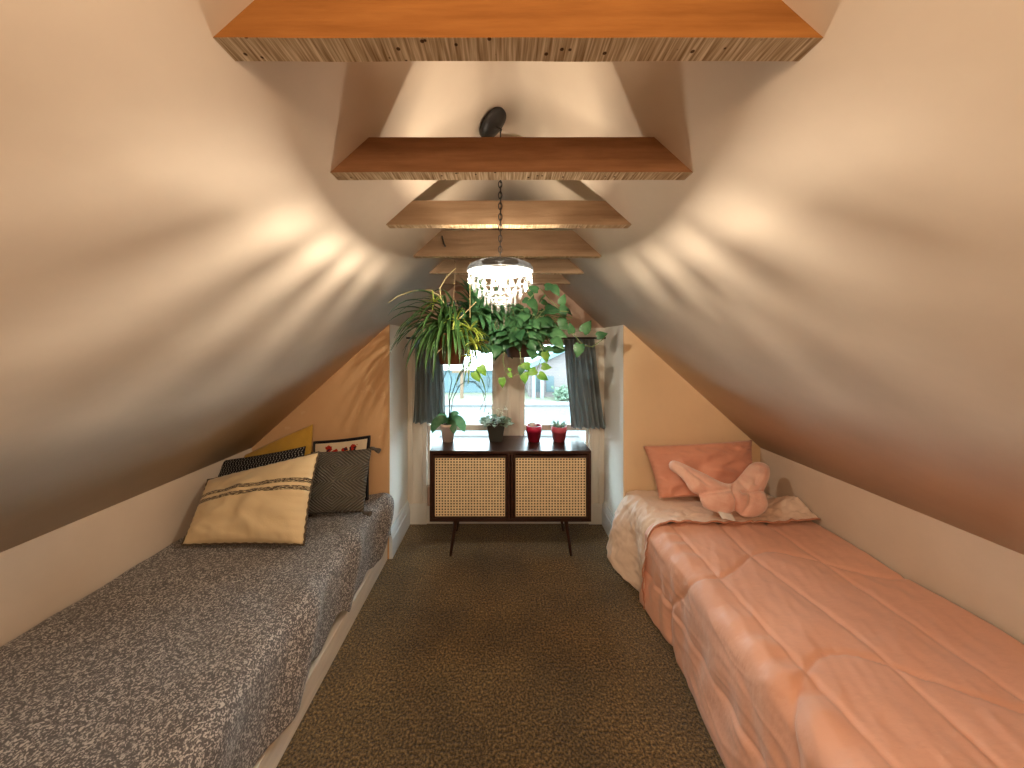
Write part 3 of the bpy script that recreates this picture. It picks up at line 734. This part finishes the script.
# bedspread
def spread_fn(u, v):
    y = YB0+.02+(YE-.008-YB0-.02)*v
    Lt = .83; r = .055; side = .25
    hemv = .03*math.sin(y*9.3+1)+.025*math.sin(y*21+.4)
    tot = Lt+r*PI/2+side-max(0, hemv)*1.6
    s = u*tot
    far = smooth01((y-1.9)/.3)
    zt_ = .447+.008*nz(y*3, s*3, 2)+.005*nz(y*9, s*9, 5)
    e = -.803+far*.025
    if s < Lt:
        x = LX1+.006+(e-r-LX1-.006)*s/Lt; z = zt_; ndir = Vector((0, 0, 1))
    elif s < Lt+r*PI/2:
        q = (s-Lt)/r; x = e-r+r*math.sin(q); z = zt_-r+r*math.cos(q); ndir = Vector((math.sin(q), 0, math.cos(q)))
    else:
        x = e; z = zt_-r-(s-Lt-r*PI/2); ndir = Vector((1, 0, 0))
    k = smooth01((s-Lt+.10)/.25)
    # diagonal drape folds falling over the side
    ph = y*15+(s-Lt)*9
    f = (.5+.5*math.sin(ph))**2.2
    amp = .048*k*(.4+.6*abs(nz(y*2.1, 1.3, 9))*2)
    p = Vector((x, y, z))+ndir*(f*amp)
    # wrinkles on top
    w = .009*math.sin(y*30+6*nz(s*3, y*2, 1)+s*7)*(1-k)*max(0, nz(s*2.2, y*1.7, 4)*2)
    p += ndir*w
    if s < Lt: p.z = max(p.z, .436)
    p.x = max(p.x, LX1+.004)
    return p
m = MB(); m.grid(spread_fn, 150, 240)
o = m.build('bedspread', spread_m, smooth=True); sd = o.modifiers.new('s', 'SOLIDIFY'); sd.thickness = .004; sd.offset = 1
tag(o, 'grey-brown bedspread printed with pale flowers, draped over the left bed', 'bedspread')
# ------------------------------------------------------------------ right bed
RX1 = X0+KH-.008; BXR = .812
b2 = rbox(.875, RX1-.004, .12, YE-.015, .13, .420); 
rb = thing('bed', (1.3, 1.0, 0), 'twin bed base hidden beneath the coral comforter', 'bed')
m = MB(); m.box(.875, RX1-.004, .12, YE-.015, .04, .125); m.build('base', mattress_m, rb)
for x in (.92, RX1-.06):
    for y in (.18, YE-.09): 
        m = MB(); m.tube([(x, y, 0), (x, y, .045)], .02, 12); m.build('leg', black_metal, rb)
tag(b2.build('mattress', mattress_m), 'mattress beneath the coral comforter on the right bed', 'mattress')
FY = 1.80
def rprof(s, y, Lt=.83, r=.07, zt_=.455, lean=0.0, e0=.845):
    # s=0 at the knee wall, grows toward aisle, then down
    if s < Lt:
        return Vector((RX1-.006+(e0+r-RX1+.006)*s/Lt, y, zt_)), Vector((0, 0, 1))
    if s < Lt+r*PI/2:
        q = (s-Lt)/r; return Vector((e0+r-r*math.sin(q), y, zt_-r+r*math.cos(q))), Vector((-math.sin(q), 0, math.cos(q)))
    d = s-Lt-r*PI/2
    return Vector((e0-lean*d, y, zt_-r-d)), Vector((-1, 0, 0))
def crease(a, b, c=0): return max(0, 1-abs(nz(a, b, c))*5)
def seamd(s, y):
    # distance to nearest quilting seam
    d = [abs(s-(.83-.045)), abs(s-.52+.02*math.sin(y*7)), abs(s-1.125), abs(s-.25)]
    k = 0
    for y0 in (-.1, .42, .94, 1.46):
        w = y0+.09*math.sin(s*8+y0*3)+.04
        d.append(abs(y-w))
    return min(d)
def comf_fn(u, v):
    tot = .83+.07*PI/2+.372
    s = u*tot; y = .10+(FY+.04-.10)*v
    p, nd = rprof(s, y, lean=.06, e0=.838)
    d = seamd(s, y)
    puff = .009*min(1, d/.018)**.6+.012*min(1, d/.14)**.8
    wr = .004*nz(s*16, y*9, 3)+.0035*nz(s*32+y*14, y*14, 7)
    if s > .75: wr += .007*math.sin(y*52+5*nz(s*3, y*3, 2))*smooth01((s-.75)/.1)*max(0, 1-d/.16)
    k = smooth01((s-.95)/.3)
    wr += .0028*crease(s*4+y*1.5, y*2.5, 4)+.003*crease(s*14, y*5+s*3, 8)*smooth01((s-.6)/.3)
    p += nd*(puff+wr+.018*k*math.sin(y*6.5+1))
    p.z = max(p.z, .006)
    return p
cf = thing('comforter', (1.3, 1.1, .45), 'coral quilted satin comforter spread over the right bed down to the carpet', 'comforter')
m = MB(); m.grid(lambda u, v: comf_fn(1-u, v), 200, 260)
o = m.build('cover', comforter_m, cf, smooth=True); sd = o.modifiers.new('s', 'SOLIDIFY'); sd.thickness = .006; sd.offset = -1
# turned back head end (pale lining) flaring into the aisle
def fold_fn(u, v, off=0.0):
    y = FY-.005+(YE-.012-FY+.005)*v
    s_t = .83+.07*PI/2
    hem = .40-.05*v-.10*v*v
    s = u*(s_t+hem)
    p, nd = rprof(s, y, zt_=.468, e0=.845)
    d = max(0, s-s_t+.04)
    fl = .40*v*math.exp(-((v-.75)/.6)**2)*d
    p.x -= fl+.02*d/.4
    p.x -= .022*math.sin(v*8+d*7)*min(1, d/.2)
    wr = .010*nz(s*9, y*9, 11)+.008*nz(s*22, y*28, 12)+.004*nz(s*50+y*20, y*50, 2)+.005*crease(s*6+y*3, y*7, 3)+.004*crease(s*14, y*14+s*4, 9)
    lump = .085*smooth01((1.0-s/.26))*math.exp(-((y-1.93)/.11)**2)
    edge = .022*(1-smooth01(v/.12))
    if y > 1.98 and s < .83: wr *= .5
    p += nd*(.014+wr+lump+edge*.6)
    p.z = max(p.z, .012)
    if s < .84: p.z = max(p.z, .447+.02)
    return p
m = MB(); m.grid(lambda u, v: fold_fn(1-u, v), 170, 80)
o = m.build('turned_back_lining', lining_m, cf, smooth=True); sd = o.modifiers.new('s', 'SOLIDIFY'); sd.thickness = .006; sd.offset = -1
o['label'] = 'pale peach lining folded back at the head end'
m = MB(); m.tube([fold_fn(i/80, 0.0)+Vector((0, -.004, .001 if i < 60 else 0)) for i in range(81)], .0045, 8)
m.build('piping', piping_m, cf, smooth=True)
# ------------------------------------------------------------------ pillows
def pillow(name, BL, BR, TR, TL, th, material, label, pinch=.06, seedz=0, wr=.004, nrmflip=1, N_=44, power=.5, parent=None, group=None):
    BL, BR, TR, TL = map(Vector, (BL, BR, TR, TL))
    ctr = (BL+BR+TR+TL)/4
    nrm = (BR-BL).cross(TL-BL).normalized()
    if nrm.y > 0: nrm = -nrm
    ul = (BR-BL).length; vl = (TL-BL).length
    m = MB(); vs = []; uv = []; idx = {}
    def pt(i, j, side):
        u, v = i/N_, j/N_; a, b = 2*u-1, 2*v-1
        aa = a*(1-pinch*(1-b*b)); bb = b*(1-pinch*(1-a*a))
        U, V = (aa+1)/2, (bb+1)/2
        p = BL*(1-U)*(1-V)+BR*U*(1-V)+TR*U*V+TL*(1-U)*V
        h = th*.5*(max(0, (1-a*a)*(1-b*b)))**power
        e = min(1-abs(a), 1-abs(b))
        w = wr*nz(a*3+seedz, b*3, side*4)*3*min(1, e*4)
        # gathers radiating from seams and corners
        w += wr*1.1*math.sin(b*38+seedz)*math.exp(-(1-abs(a))*9)*min(1, e*12)
        w += wr*1.0*math.sin(a*38+seedz)*math.exp(-(1-abs(b))*9)*min(1, e*12)
        w += wr*.9*max(0, 1-abs(nz(a*2.2+seedz, b*2.2+a, side*3))*6)*min(1, e*5)
        return p+nrm*side*(h+w)
    for side in (1, -1):
        for j in range(N_+1):
            for i in range(N_+1):
                bd_ = i in (0, N_) or j in (0, N_)
                if side == -1 and bd_: idx[(i, j, -1)] = idx[(i, j, 1)]; continue
                idx[(i, j, side)] = len(vs); vs.append(pt(i, j, side)); uv.append((i/N_, j/N_))
    fs = []
    for j in range(N_):
        for i in range(N_):
            fs.append([idx[k] for k in ((i, j, 1), (i+1, j, 1), (i+1, j+1, 1), (i, j+1, 1))])
            fs.append([idx[k] for k in ((i, j, -1), (i, j+1, -1), (i+1, j+1, -1), (i+1, j, -1))])
    m.add(vs, fs, uv)
    if parent is not None: return m, (BL, BR, TR, TL, nrm, pinch)
    o = m.build(name, material, smooth=True, origin=ctr)
    if label: tag(o, label, 'pillow', group)
    o['_n'] = 0; del o['_n']
    return o, (BL, BR, TR, TL, nrm, pinch)
def seam_tube(name, info, r, mt, parent, sides='BRTL', wob=0):
    BL, BR, TR, TL, nrm, pinch = info; pts = []
    def q(a, b):
        aa = a*(1-pinch*(1-b*b)); bb = b*(1-pinch*(1-a*a)); U, V = (aa+1)/2, (bb+1)/2
        return BL*(1-U)*(1-V)+BR*U*(1-V)+TR*U*V+TL*(1-U)*V
    n = 40
    path = [(-1+2*i/n, -1) for i in range(n)]+[(1, -1+2*i/n) for i in range(n)]+[(1-2*i/n, 1) for i in range(n)]+[(-1, 1-2*i/n) for i in range(n+1)]
    pts = [q(a, b)+nrm*wob*math.sin(i*1.9) for i, (a, b) in enumerate(path)]
    m = MB(); m.tube(pts, r, 6, cap=False); o = m.build(name, mt, None, smooth=True); o.parent = parent; o.matrix_parent_inverse = Matrix.Identity(4); o.location = -Vector(parent.location)
    return o
def uvnodes(m):
    tc = N(m, 'ShaderNodeTexCoord'); s = N(m, 'ShaderNodeSeparateXYZ'); L(m, tc.outputs['UV'], s.inputs[0]); return tc, s
def math_(m, op, a, b=None, c=None):
    n = N(m, 'ShaderNodeMath', operation=op)
    for i, x in enumerate((a, b, c)):
        if x is None: continue
        if isinstance(x, (int, float)): n.inputs[i].default_value = x
        else: L(m, x, n.inputs[i])
    return n.outputs[0]
# cream pillow with two dark stripes
cp_m = mat('cream_striped_cloth', (.80, .63, .38), .85, .15, bump=.12, bscale=160, sheen=.2)
def _cp():
    m = cp_m; tc, s = uvnodes(m); n = N(m, 'ShaderNodeTexNoise'); n.inputs['Scale'].default_value = 90
    mp = N(m, 'ShaderNodeMapping'); mp.inputs['Scale'].default_value = (.35, 2.0, 1); L(m, tc.outputs['UV'], mp.inputs[0]); L(m, mp.outputs[0], n.inputs['Vector'])
    v = s.outputs[1]
    acc = None
    for c, w in ((.565, .024), (.655, .026)):
        d = math_(m, 'ABSOLUTE', math_(m, 'SUBTRACT', v, c)); f = math_(m, 'LESS_THAN', d, w)
        acc = f if acc is None else math_(m, 'MAXIMUM', acc, f)
    g = math_(m, 'MULTIPLY', acc, math_(m, 'GREATER_THAN', n.outputs['Fac'], .44))
    mx = N(m, 'ShaderNodeMix', data_type='RGBA'); L(m, g, mx.inputs[0]); mx.inputs[6].default_value = (.82, .64, .38, 1); mx.inputs[7].default_value = (.10, .075, .05, 1)
    L(m, mx.outputs[2], bsdf(m).inputs['Base Color'])
_cp()
GP = 'pillows piled at the head of the left bed'
def PZ(px, Y, z): return Vector(((px-VX)*Y/F, Y, z))
fringe = mat('dark_fringe', (.16, .12, .08), .9, noise_amt=.6, nscale=120)
o, inf = pillow('throw_pillow', PZ(182, 1.62, .478), PZ(304, 1.62, .478), P(319, 452, 1.85), P(208, 480, 1.85), .19, cp_m,
    'large cream pillow with two dark woven stripes, frontmost of the pile', .04, 1, .006, group=GP)
seam_tube('fringed_edge', inf, .005, fringe, o, wob=.003)
# grey quilted pillow with corner tassels
gq_m = mat('grey_quilt_cloth', (.19, .165, .13), .85, .15)
def _gq():
    m = gq_m; tc, s = uvnodes(m)
    # nested diamond channels
    u = math_(m, 'ABSOLUTE', math_(m, 'SUBTRACT', math_(m, 'FRACT', math_(m, 'MULTIPLY', s.outputs[0], 1.0)), .5))
    v = math_(m, 'ABSOLUTE', math_(m, 'SUBTRACT', math_(m, 'FRACT', math_(m, 'MULTIPLY', s.outputs[1], 2.0)), .5))
    d = math_(m, 'ADD', math_(m, 'MULTIPLY', u, 1.3), math_(m, 'MULTIPLY', v, .9))
    w = math_(m, 'SINE', math_(m, 'MULTIPLY', d, 75))
    bp = N(m, 'ShaderNodeBump'); bp.inputs['Strength'].default_value = .6; bp.inputs['Distance'].default_value = .006; L(m, w, bp.inputs['Height']); L(m, bp.outputs[0], bsdf(m).inputs['Normal'])
    c = ramp(m, w, [(0, (.10, .09, .075)), (.3, (.19, .17, .14))]); L(m, c, bsdf(m).inputs['Base Color'])
_gq()
o, inf = pillow('throw_pillow', PZ(303, 1.90, .476), PZ(364, 1.93, .478), P(372, 448, 2.05), P(311, 452, 2.03), .14, gq_m,
    'square grey pillow quilted in nested diamonds with corner tassels', .04, 2, .003, group=GP)
tas = mat('grey_tassel', (.16, .14, .12), .9, noise_amt=.4, nscale=100)
for cpt, dv in ((inf[1], Vector((.03, -.01, .0))), (inf[2], Vector((.035, -.01, -.01)))):
    m = MB(); m.tube([cpt-dv*.3, cpt+dv*.3, cpt+dv*.5, cpt+dv*1.5], [.006, .012, .009, .017], 10); t_ = m.build('tassel', tas, None); t_.parent = o; t_.location = -Vector(o.location)
# black pillow with white dots
bk_m = mat('black_dotted_cloth', (.012, .012, .014), .85, .1)
def _bk():
    m = bk_m; tc, s = uvnodes(m)
    mp = N(m, 'ShaderNodeMapping'); mp.inputs['Scale'].default_value = (30, 20, 1); L(m, tc.outputs['UV'], mp.inputs[0])
    s2 = N(m, 'ShaderNodeSeparateXYZ'); L(m, mp.outputs[0], s2.inputs[0])
    a = math_(m, 'SINE', math_(m, 'ADD', math_(m, 'MULTIPLY', s2.outputs[0], 6.28), math_(m, 'MULTIPLY', math_(m, 'SINE', math_(m, 'MULTIPLY', s2.outputs[1], 3.14)), 1.5)))
    b = math_(m, 'SINE', math_(m, 'MULTIPLY', s2.outputs[1], 9.4))
    f = math_(m, 'MULTIPLY', math_(m, 'GREATER_THAN', a, .62), math_(m, 'GREATER_THAN', b, -.3))
    mx = N(m, 'ShaderNodeMix', data_type='RGBA'); L(m, f, mx.inputs[0]); mx.inputs[6].default_value = (.012, .012, .014, 1); mx.inputs[7].default_value = (.30, .28, .24, 1)
    L(m, mx.outputs[2], bsdf(m).inputs['Base Color'])
_bk()
o, inf = pillow('throw_pillow', PZ(205, 1.90, .47), PZ(300, 1.90, .47), P(306, 446, 2.03), P(219, 461, 2.01), .10, bk_m,
    'black pillow with fine pale dotted zigzags, behind the cream pillow', .04, 3, .003, group=GP)
# floral pillow with black border
fl_m = mat('embroidered_cloth', (.74, .60, .42), .85, .1)
def _fl():
    m = fl_m; tc, s = uvnodes(m)
    n = N(m, 'ShaderNodeTexNoise'); n.inputs['Scale'].default_value = 22; L(m, tc.outputs['UV'], n.inputs['Vector'])
    v = N(m, 'ShaderNodeTexVoronoi'); v.inputs['Scale'].default_value = 16; L(m, tc.outputs['UV'], v.inputs['Vector'])
    acc = None
    for fx, fy in ((.60, .80), (.74, .84), (.42, .78), (.30, .86), (.22, .55), (.55, .50), (.8, .45), (.4, .25), (.7, .2)):
        dx = math_(m, 'SUBTRACT', s.outputs[0], fx); dy = math_(m, 'SUBTRACT', s.outputs[1], fy)
        d = math_(m, 'SQRT', math_(m, 'ADD', math_(m, 'MULTIPLY', dx, dx), math_(m, 'MULTIPLY', dy, dy)))
        acc = d if acc is None else math_(m, 'MINIMUM', acc, d)
    f = math_(m, 'LESS_THAN', math_(m, 'ADD', acc, math_(m, 'MULTIPLY', n.outputs['Fac'], .10)), .115)
    wn = ramp(m, v.outputs['Color'], [(0, (.45, .03, .02)), (.45, (.45, .03, .02)), (.5, (.05, .02, .03)), (.75, (.50, .16, .03))], 'CONSTANT')
    mx = N(m, 'ShaderNodeMix', data_type='RGBA'); L(m, f, mx.inputs[0]); mx.inputs[6].default_value = (.74, .60, .42, 1); L(m, wn, mx.inputs[7])
    eu = math_(m, 'SUBTRACT', .5, math_(m, 'ABSOLUTE', math_(m, 'SUBTRACT', s.outputs[0], .5)))
    ev = math_(m, 'SUBTRACT', .5, math_(m, 'ABSOLUTE', math_(m, 'SUBTRACT', s.outputs[1], .5)))
    e = math_(m, 'LESS_THAN', math_(m, 'MINIMUM', eu, ev), .035)
    m2 = N(m, 'ShaderNodeMix', data_type='RGBA'); L(m, e, m2.inputs[0]); L(m, mx.outputs[2], m2.inputs[6]); m2.inputs[7].default_value = (.012, .012, .018, 1)
    L(m, m2.outputs[2], bsdf(m).inputs['Base Color'])
_fl()
o, inf = pillow('throw_pillow', PZ(312, 2.09, .48), PZ(368, 2.09, .478), P(370, 436, 2.165), P(314, 442, 2.165), .085, fl_m,
    'embroidered pillow with red flowers and black border against the far wall', .03, 4, .002, group=GP)
seam_tube('black_piping', inf, .006, black_metal, o)
o, inf = pillow('throw_pillow', PZ(232, 2.10, .49), PZ(306, 2.10, .49), P(313, 424, 2.17), P(245, 455, 2.15), .10, mustard,
    'mustard yellow pillow at the back of the pile under the slope', -.03, 5, .003, group=GP)
# pink pillow
o, inf = pillow('bed_pillow', PZ(659, 2.03, .515), PZ(757, 2.03, .525), P(752, 440, 2.17), P(643, 446, 2.17), .17, pink_cloth,
    'rectangular coral satin pillow leaning on the far wall of the right bed', .04, 6, .009)
# butterfly plush cushion
def butterfly():
    # outline in local (a,b): traced as a real cushion, metres
    pix = [(671, 471), (668, 465), (671, 460), (678, 461), (690, 467), (706, 474), (716, 480), (726, 484), (733, 483), (741, 474), (749, 464), (758, 461), (767, 464), (770, 472), (767, 483), (763, 491), (766, 499), (768, 508), (762, 515), (752, 518), (742, 517), (735, 510), (728, 515), (716, 513), (704, 508), (700, 501), (699, 495), (690, 492), (685, 482), (677, 474)]
    def Yof(py): return 1.93-(py-463)*.0026
    base = [P(x, y, Yof(y)) for x, y in pix]
    c = sum(base, Vector())/len(base)
    e1 = (P(760, 488, Yof(488))-P(680, 488, Yof(488))).normalized(); e2 = (P(720, 463, Yof(463))-P(720, 515, Yof(515))).normalized()
    e2 = (e2-e1*e2.dot(e1)).normalized(); nr = e1.cross(e2)
    if nr.y > 0: nr = -nr
    poly = [((p-c).dot(e1), (p-c).dot(e2)) for p in base]
    # smooth closed outline (Chaikin)
    for _ in range(2):
        q = []
        for i in range(len(poly)):
            a, b = poly[i], poly[(i+1) % len(poly)]
            q += [(a[0]*.75+b[0]*.25, a[1]*.75+b[1]*.25), (a[0]*.25+b[0]*.75, a[1]*.25+b[1]*.75)]
        poly = q
    pa = np.array(poly)
    def inside(x, y):
        r = False; j = len(poly)-1
        for i in range(len(poly)):
            xi, yi = poly[i]; xj, yj = poly[j]
            if (yi > y) != (yj > y) and x < (xj-xi)*(y-yi)/(yj-yi)+xi: r = not r
            j = i
        return r
    pb = np.roll(pa, -1, 0); ab = pb-pa; L2 = (ab**2).sum(1)
    def near(x, y):
        t = np.clip((((x, y)-pa)*ab).sum(1)/L2, 0, 1); q = pa+ab*t[:, None]; d = np.hypot(q[:, 0]-x, q[:, 1]-y); i = d.argmin(); return d[i], q[i]
    def loc(px, py): p = P(px, py, Yof(py))-c; return np.array((p.dot(e1), p.dot(e2)))
    segs = [(loc(*a), loc(*b), w) for a, b, w in (((733, 482), (728, 492), 1.1), ((728, 492), (735, 512), 1.1), ((699, 494), (724, 491), .9), ((766, 490), (737, 493), .9), ((738, 482), (746, 496), .8), ((746, 496), (741, 515), .6), ((686, 472), (706, 486), .45), ((757, 468), (750, 484), .45))]
    def groove(x, y):
        r = 0
        for a, b, w in segs:
            t = max(0, min(1, ((x, y)-a).dot(b-a)/(b-a).dot(b-a))); q = a+(b-a)*t
            r = max(r, w*.022*math.exp(-(math.hypot(x-q[0], y-q[1])/.010)**2))
        return r
    g = .005; x0, y0 = pa.min(0)-g; x1, y1 = pa.max(0)+g
    nx = int((x1-x0)/g)+1; ny = int((y1-y0)/g)+1
    ins = {}
    for i in range(nx+1):
        for j in range(ny+1):
            if inside(x0+i*g, y0+j*g): ins[(i, j)] = 1
    cells = [(i, j) for i in range(nx) for j in range(ny) if sum(((i+a, j+b) in ins) for a in (0, 1) for b in (0, 1)) >= 2]
    used = {}
    for i, j in cells:
        for a in (0, 1):
            for b in (0, 1): used.setdefault((i+a, j+b), 0); used[(i+a, j+b)] += 1
    m = MB(); vs = []; ix = {}
    for k, cnt in used.items():
        x, y = x0+k[0]*g, y0+k[1]*g; d, q = near(x, y)
        bnd = cnt < 4
        if bnd: x, y = q; d = 0
        cl = math.hypot(x-.005, y+.02)
        h = .065*min(1, d/.055)**.55
        h *= .80+.2*math.cos(x*22)*.6
        h += (.004*nz(x*30, y*30, 2)+.010*nz(x*13, y*13, 5))*(0 if bnd else min(1, d/.02))-groove(x, y)*min(1, d/.015)
        for s in (1, -1):
            if bnd and s == -1: ix[(k, -1)] = ix[(k, 1)]; continue
            ix[(k, s)] = len(vs); vs.append(c+e1*x+e2*y+nr*s*max(h, .0)*(1 if s > 0 else .6))
    fs = []
    for i, j in cells:
        q = [(i, j), (i+1, j), (i+1, j+1), (i, j+1)]
        f1 = [ix[(k, 1)] for k in q]; f2 = [ix[(k, -1)] for k in reversed(q)]
        fs.append(f1)
        if set(f1) != set(f2): fs.append(f2)
    m.add(vs, fs, None)
    o = m.build('plush_cushion', plush, smooth=True, origin=c)
    sm = o.modifiers.new('sm', 'SMOOTH'); sm.iterations = 3; sm.factor = .5
    tag(o, 'soft pink butterfly-shaped plush cushion on the right bed', 'cushion')
    m = MB(); a = P(718, 513, 1.80)
    def tfn(u, v): return a+Vector((.075*(u-.1), -.01-.035*v, .012-.022*v-.008*u+.003*math.sin(u*6)))
    m.grid(tfn, 8, 6); t = m.build('care_tag', white_stone, None, smooth=True); t.parent = o; t.location = -Vector(o.location)
    sd = t.modifiers.new('s', 'SOLIDIFY'); sd.thickness = .0012; t['label'] = 'white care tag'
butterfly()
# ------------------------------------------------------------------ outside
GZ = -2.5
grass = mat('lawn', (.13, .14, .10), .9, noise_amt=.2, nscale=.8); road = mat('asphalt', (.088, .105, .11), .9, noise_amt=.12, nscale=.6)
walkm = mat('concrete', (.18, .18, .175), .9, noise_amt=.1, nscale=1); kerbm = mat('kerb', (.10, .10, .10), .9)
def yof(py): return F*(H-GZ)/(py-VY)
m = MB(); m.box(-40, 40, 3.2, yof(407), GZ-.1, GZ); struct(m.build('road', road))
m = MB(); m.box(-40, 40, yof(407), yof(405.5), GZ-.1, GZ+.12); struct(m.build('kerb', kerbm))
m = MB(); m.box(-40, 40, yof(405.5), yof(403), GZ-.1, GZ+.10); struct(m.build('sidewalk', walkm))
m = MB(); m.box(-60, 60, yof(403), 60, GZ-.1, GZ+.08); struct(m.build('lawn', grass))
HY = 23.3; g0 = GZ+.08
brick = bpy.data.materials.new('brick'); brick.use_nodes = True
def _br():
    m = brick; tc = N(m, 'ShaderNodeTexCoord'); mp = N(m, 'ShaderNodeMapping'); mp.inputs['Rotation'].default_value = (PI/2, 0, 0); L(m, tc.outputs['Object'], mp.inputs[0])
    b = N(m, 'ShaderNodeTexBrick'); b.inputs['Scale'].default_value = 2.2; b.inputs['Color1'].default_value = (.14, .112, .11, 1); b.inputs['Color2'].default_value = (.115, .10, .098, 1); b.inputs['Mortar'].default_value = (.19, .175, .17, 1)
    L(m, mp.outputs[0], b.inputs['Vector']); L(m, b.outputs[0], bsdf(m).inputs['Base Color']); bsdf(m).inputs['Roughness'].default_value = .9
_br()
teal = mat('teal_fascia', (.10, .17, .18), .6); sid = mat('siding', (.08, .125, .14), .7, noise_amt=.08, nscale=2, nstretch=(.3, .3, 6)); roofm = mat('roof_shingle', (.50, .50, .52), .9, noise_amt=.2, nscale=4)
def hx(px): return (px-VX)*HY/F
def hz(py): return H-(py-VY)*HY/F
hb = thing('house', (hx(560), HY, g0), 'pale brick house with a gabled roof across the street', 'house', 'houses across the street')
a, b_ = hx(529), hx(640); ax_ = (a+b_)/2; zl = hz(368); za = hz(342)
m = MB(); m.prism([(a, g0), (b_, g0), (b_, zl), (ax_, za), (a, zl)], HY, HY+7); m.build('walls', brick, hb)
m = MB(); sl = (za-zl)/(ax_-a)
for sg, e in ((-1, a-.5), (1, b_+.5)):
    zz = zl-.5*sl; q = [(e, zz), (ax_, za), (ax_, za+.35), (e, zz+.35)]
    m.prism(q if sg < 0 else list(reversed(q)), HY-.5, HY+7.4)
m.build('roof', teal, hb)
dimg = mat('dim_glass', (.07, .10, .11), .2)
for px in (533, 541): 
    m = MB(); x = hx(px); m.box(x-.12, x+.12, HY-.6, HY-.36, g0, zl-.4); m.build('porch_column', mat('column_paint', (.17, .19, .20), .7), hb)
for px0, px1 in ((535, 540), (546, 554)):
    m = MB(); m.box(hx(px0), hx(px1), HY-.05, HY, hz(392), hz(376)); w = m.build('house_window', dimg, hb)
h2 = thing('house', (hx(470), HY+3, g0), 'pale blue sided house seen through the left window', 'house', 'houses across the street')
m = MB(); m.box(-11, hx(512), HY+2, HY+8, g0, hz(372)); m.build('walls', sid, h2)
m = MB(); m.prism([(-11.5, hz(372)), (hx(514), hz(372)), (hx(506), hz(366)), (-10.5, hz(366))], HY+1.6, HY+8.4); m.build('roof', white_paint, h2)
for px in (452, 474, 486):
    m = MB(); m.box(hx(px), hx(px)+.9, HY+1.94, HY+2, hz(390), hz(380)); m.build('house_window', dimg, h2)
ps = thing('wooden_post', (hx(461.5), 22.6, g0), 'tan wooden T-shaped post standing outside the left window', 'post')
tanw = mat('tan_wood', (.13, .085, .055), .8)
PYY = 22.6
def qx_(px): return (px-VX)*PYY/F
def qz_(py): return H-(py-VY)*PYY/F
m = MB(); m.box(qx_(460.2), qx_(463.2), PYY, PYY+.2, g0, qz_(371)); m.build('upright', tanw, ps)
m = MB(); m.box(qx_(452), qx_(468), PYY-.02, PYY+.22, qz_(373), qz_(370.5)); m.build('crossbar', tanw, ps)
m = MB()
for k in range(160):
    c = Vector((hx(561)+random.gauss(0, .35), HY-1.4+random.gauss(0, .3), g0+.45+random.gauss(0, .25)))
    if c.z < g0: continue
    m.heart(c, (random.gauss(0, 1), random.gauss(0, 1), random.gauss(0, 1)), (0, -1, 1), .22, .2)
m.tube([(hx(561), HY-1.4, g0), (hx(561), HY-1.4, g0+.5)], .05)
tag(m.build('shrub', mat('shrub', (.08, .12, .08), .8)), 'rounded green shrub in front of the brick house', 'shrub')
# ------------------------------------------------------------------ light
w = bpy.data.worlds.new('sky'); SC.world = w; w.use_nodes = True
bg = w.node_tree.nodes['Background']; bg.inputs[0].default_value = (.76, .93, 1.0, 1); bg.inputs[1].default_value = 14
# added warm fill light behind the camera, no known lamp there
ld = bpy.data.lights.new('rear_fill_light', 'POINT'); ld.energy = 34; ld.color = (1, .74, .50); ld.shadow_soft_size = .12
lo = bpy.data.objects.new('rear_fill_light', ld); COL.objects.link(lo); lo.location = (.02, -.55, 1.85)
SC.view_settings.view_transform = 'Standard'; SC.view_settings.look = 'None'; SC.view_settings.gamma = 1
SC.view_settings.use_curve_mapping = False; SC.view_settings.exposure = .12
try: SC.cycles.transparent_max_bounces = 32
except Exception: pass
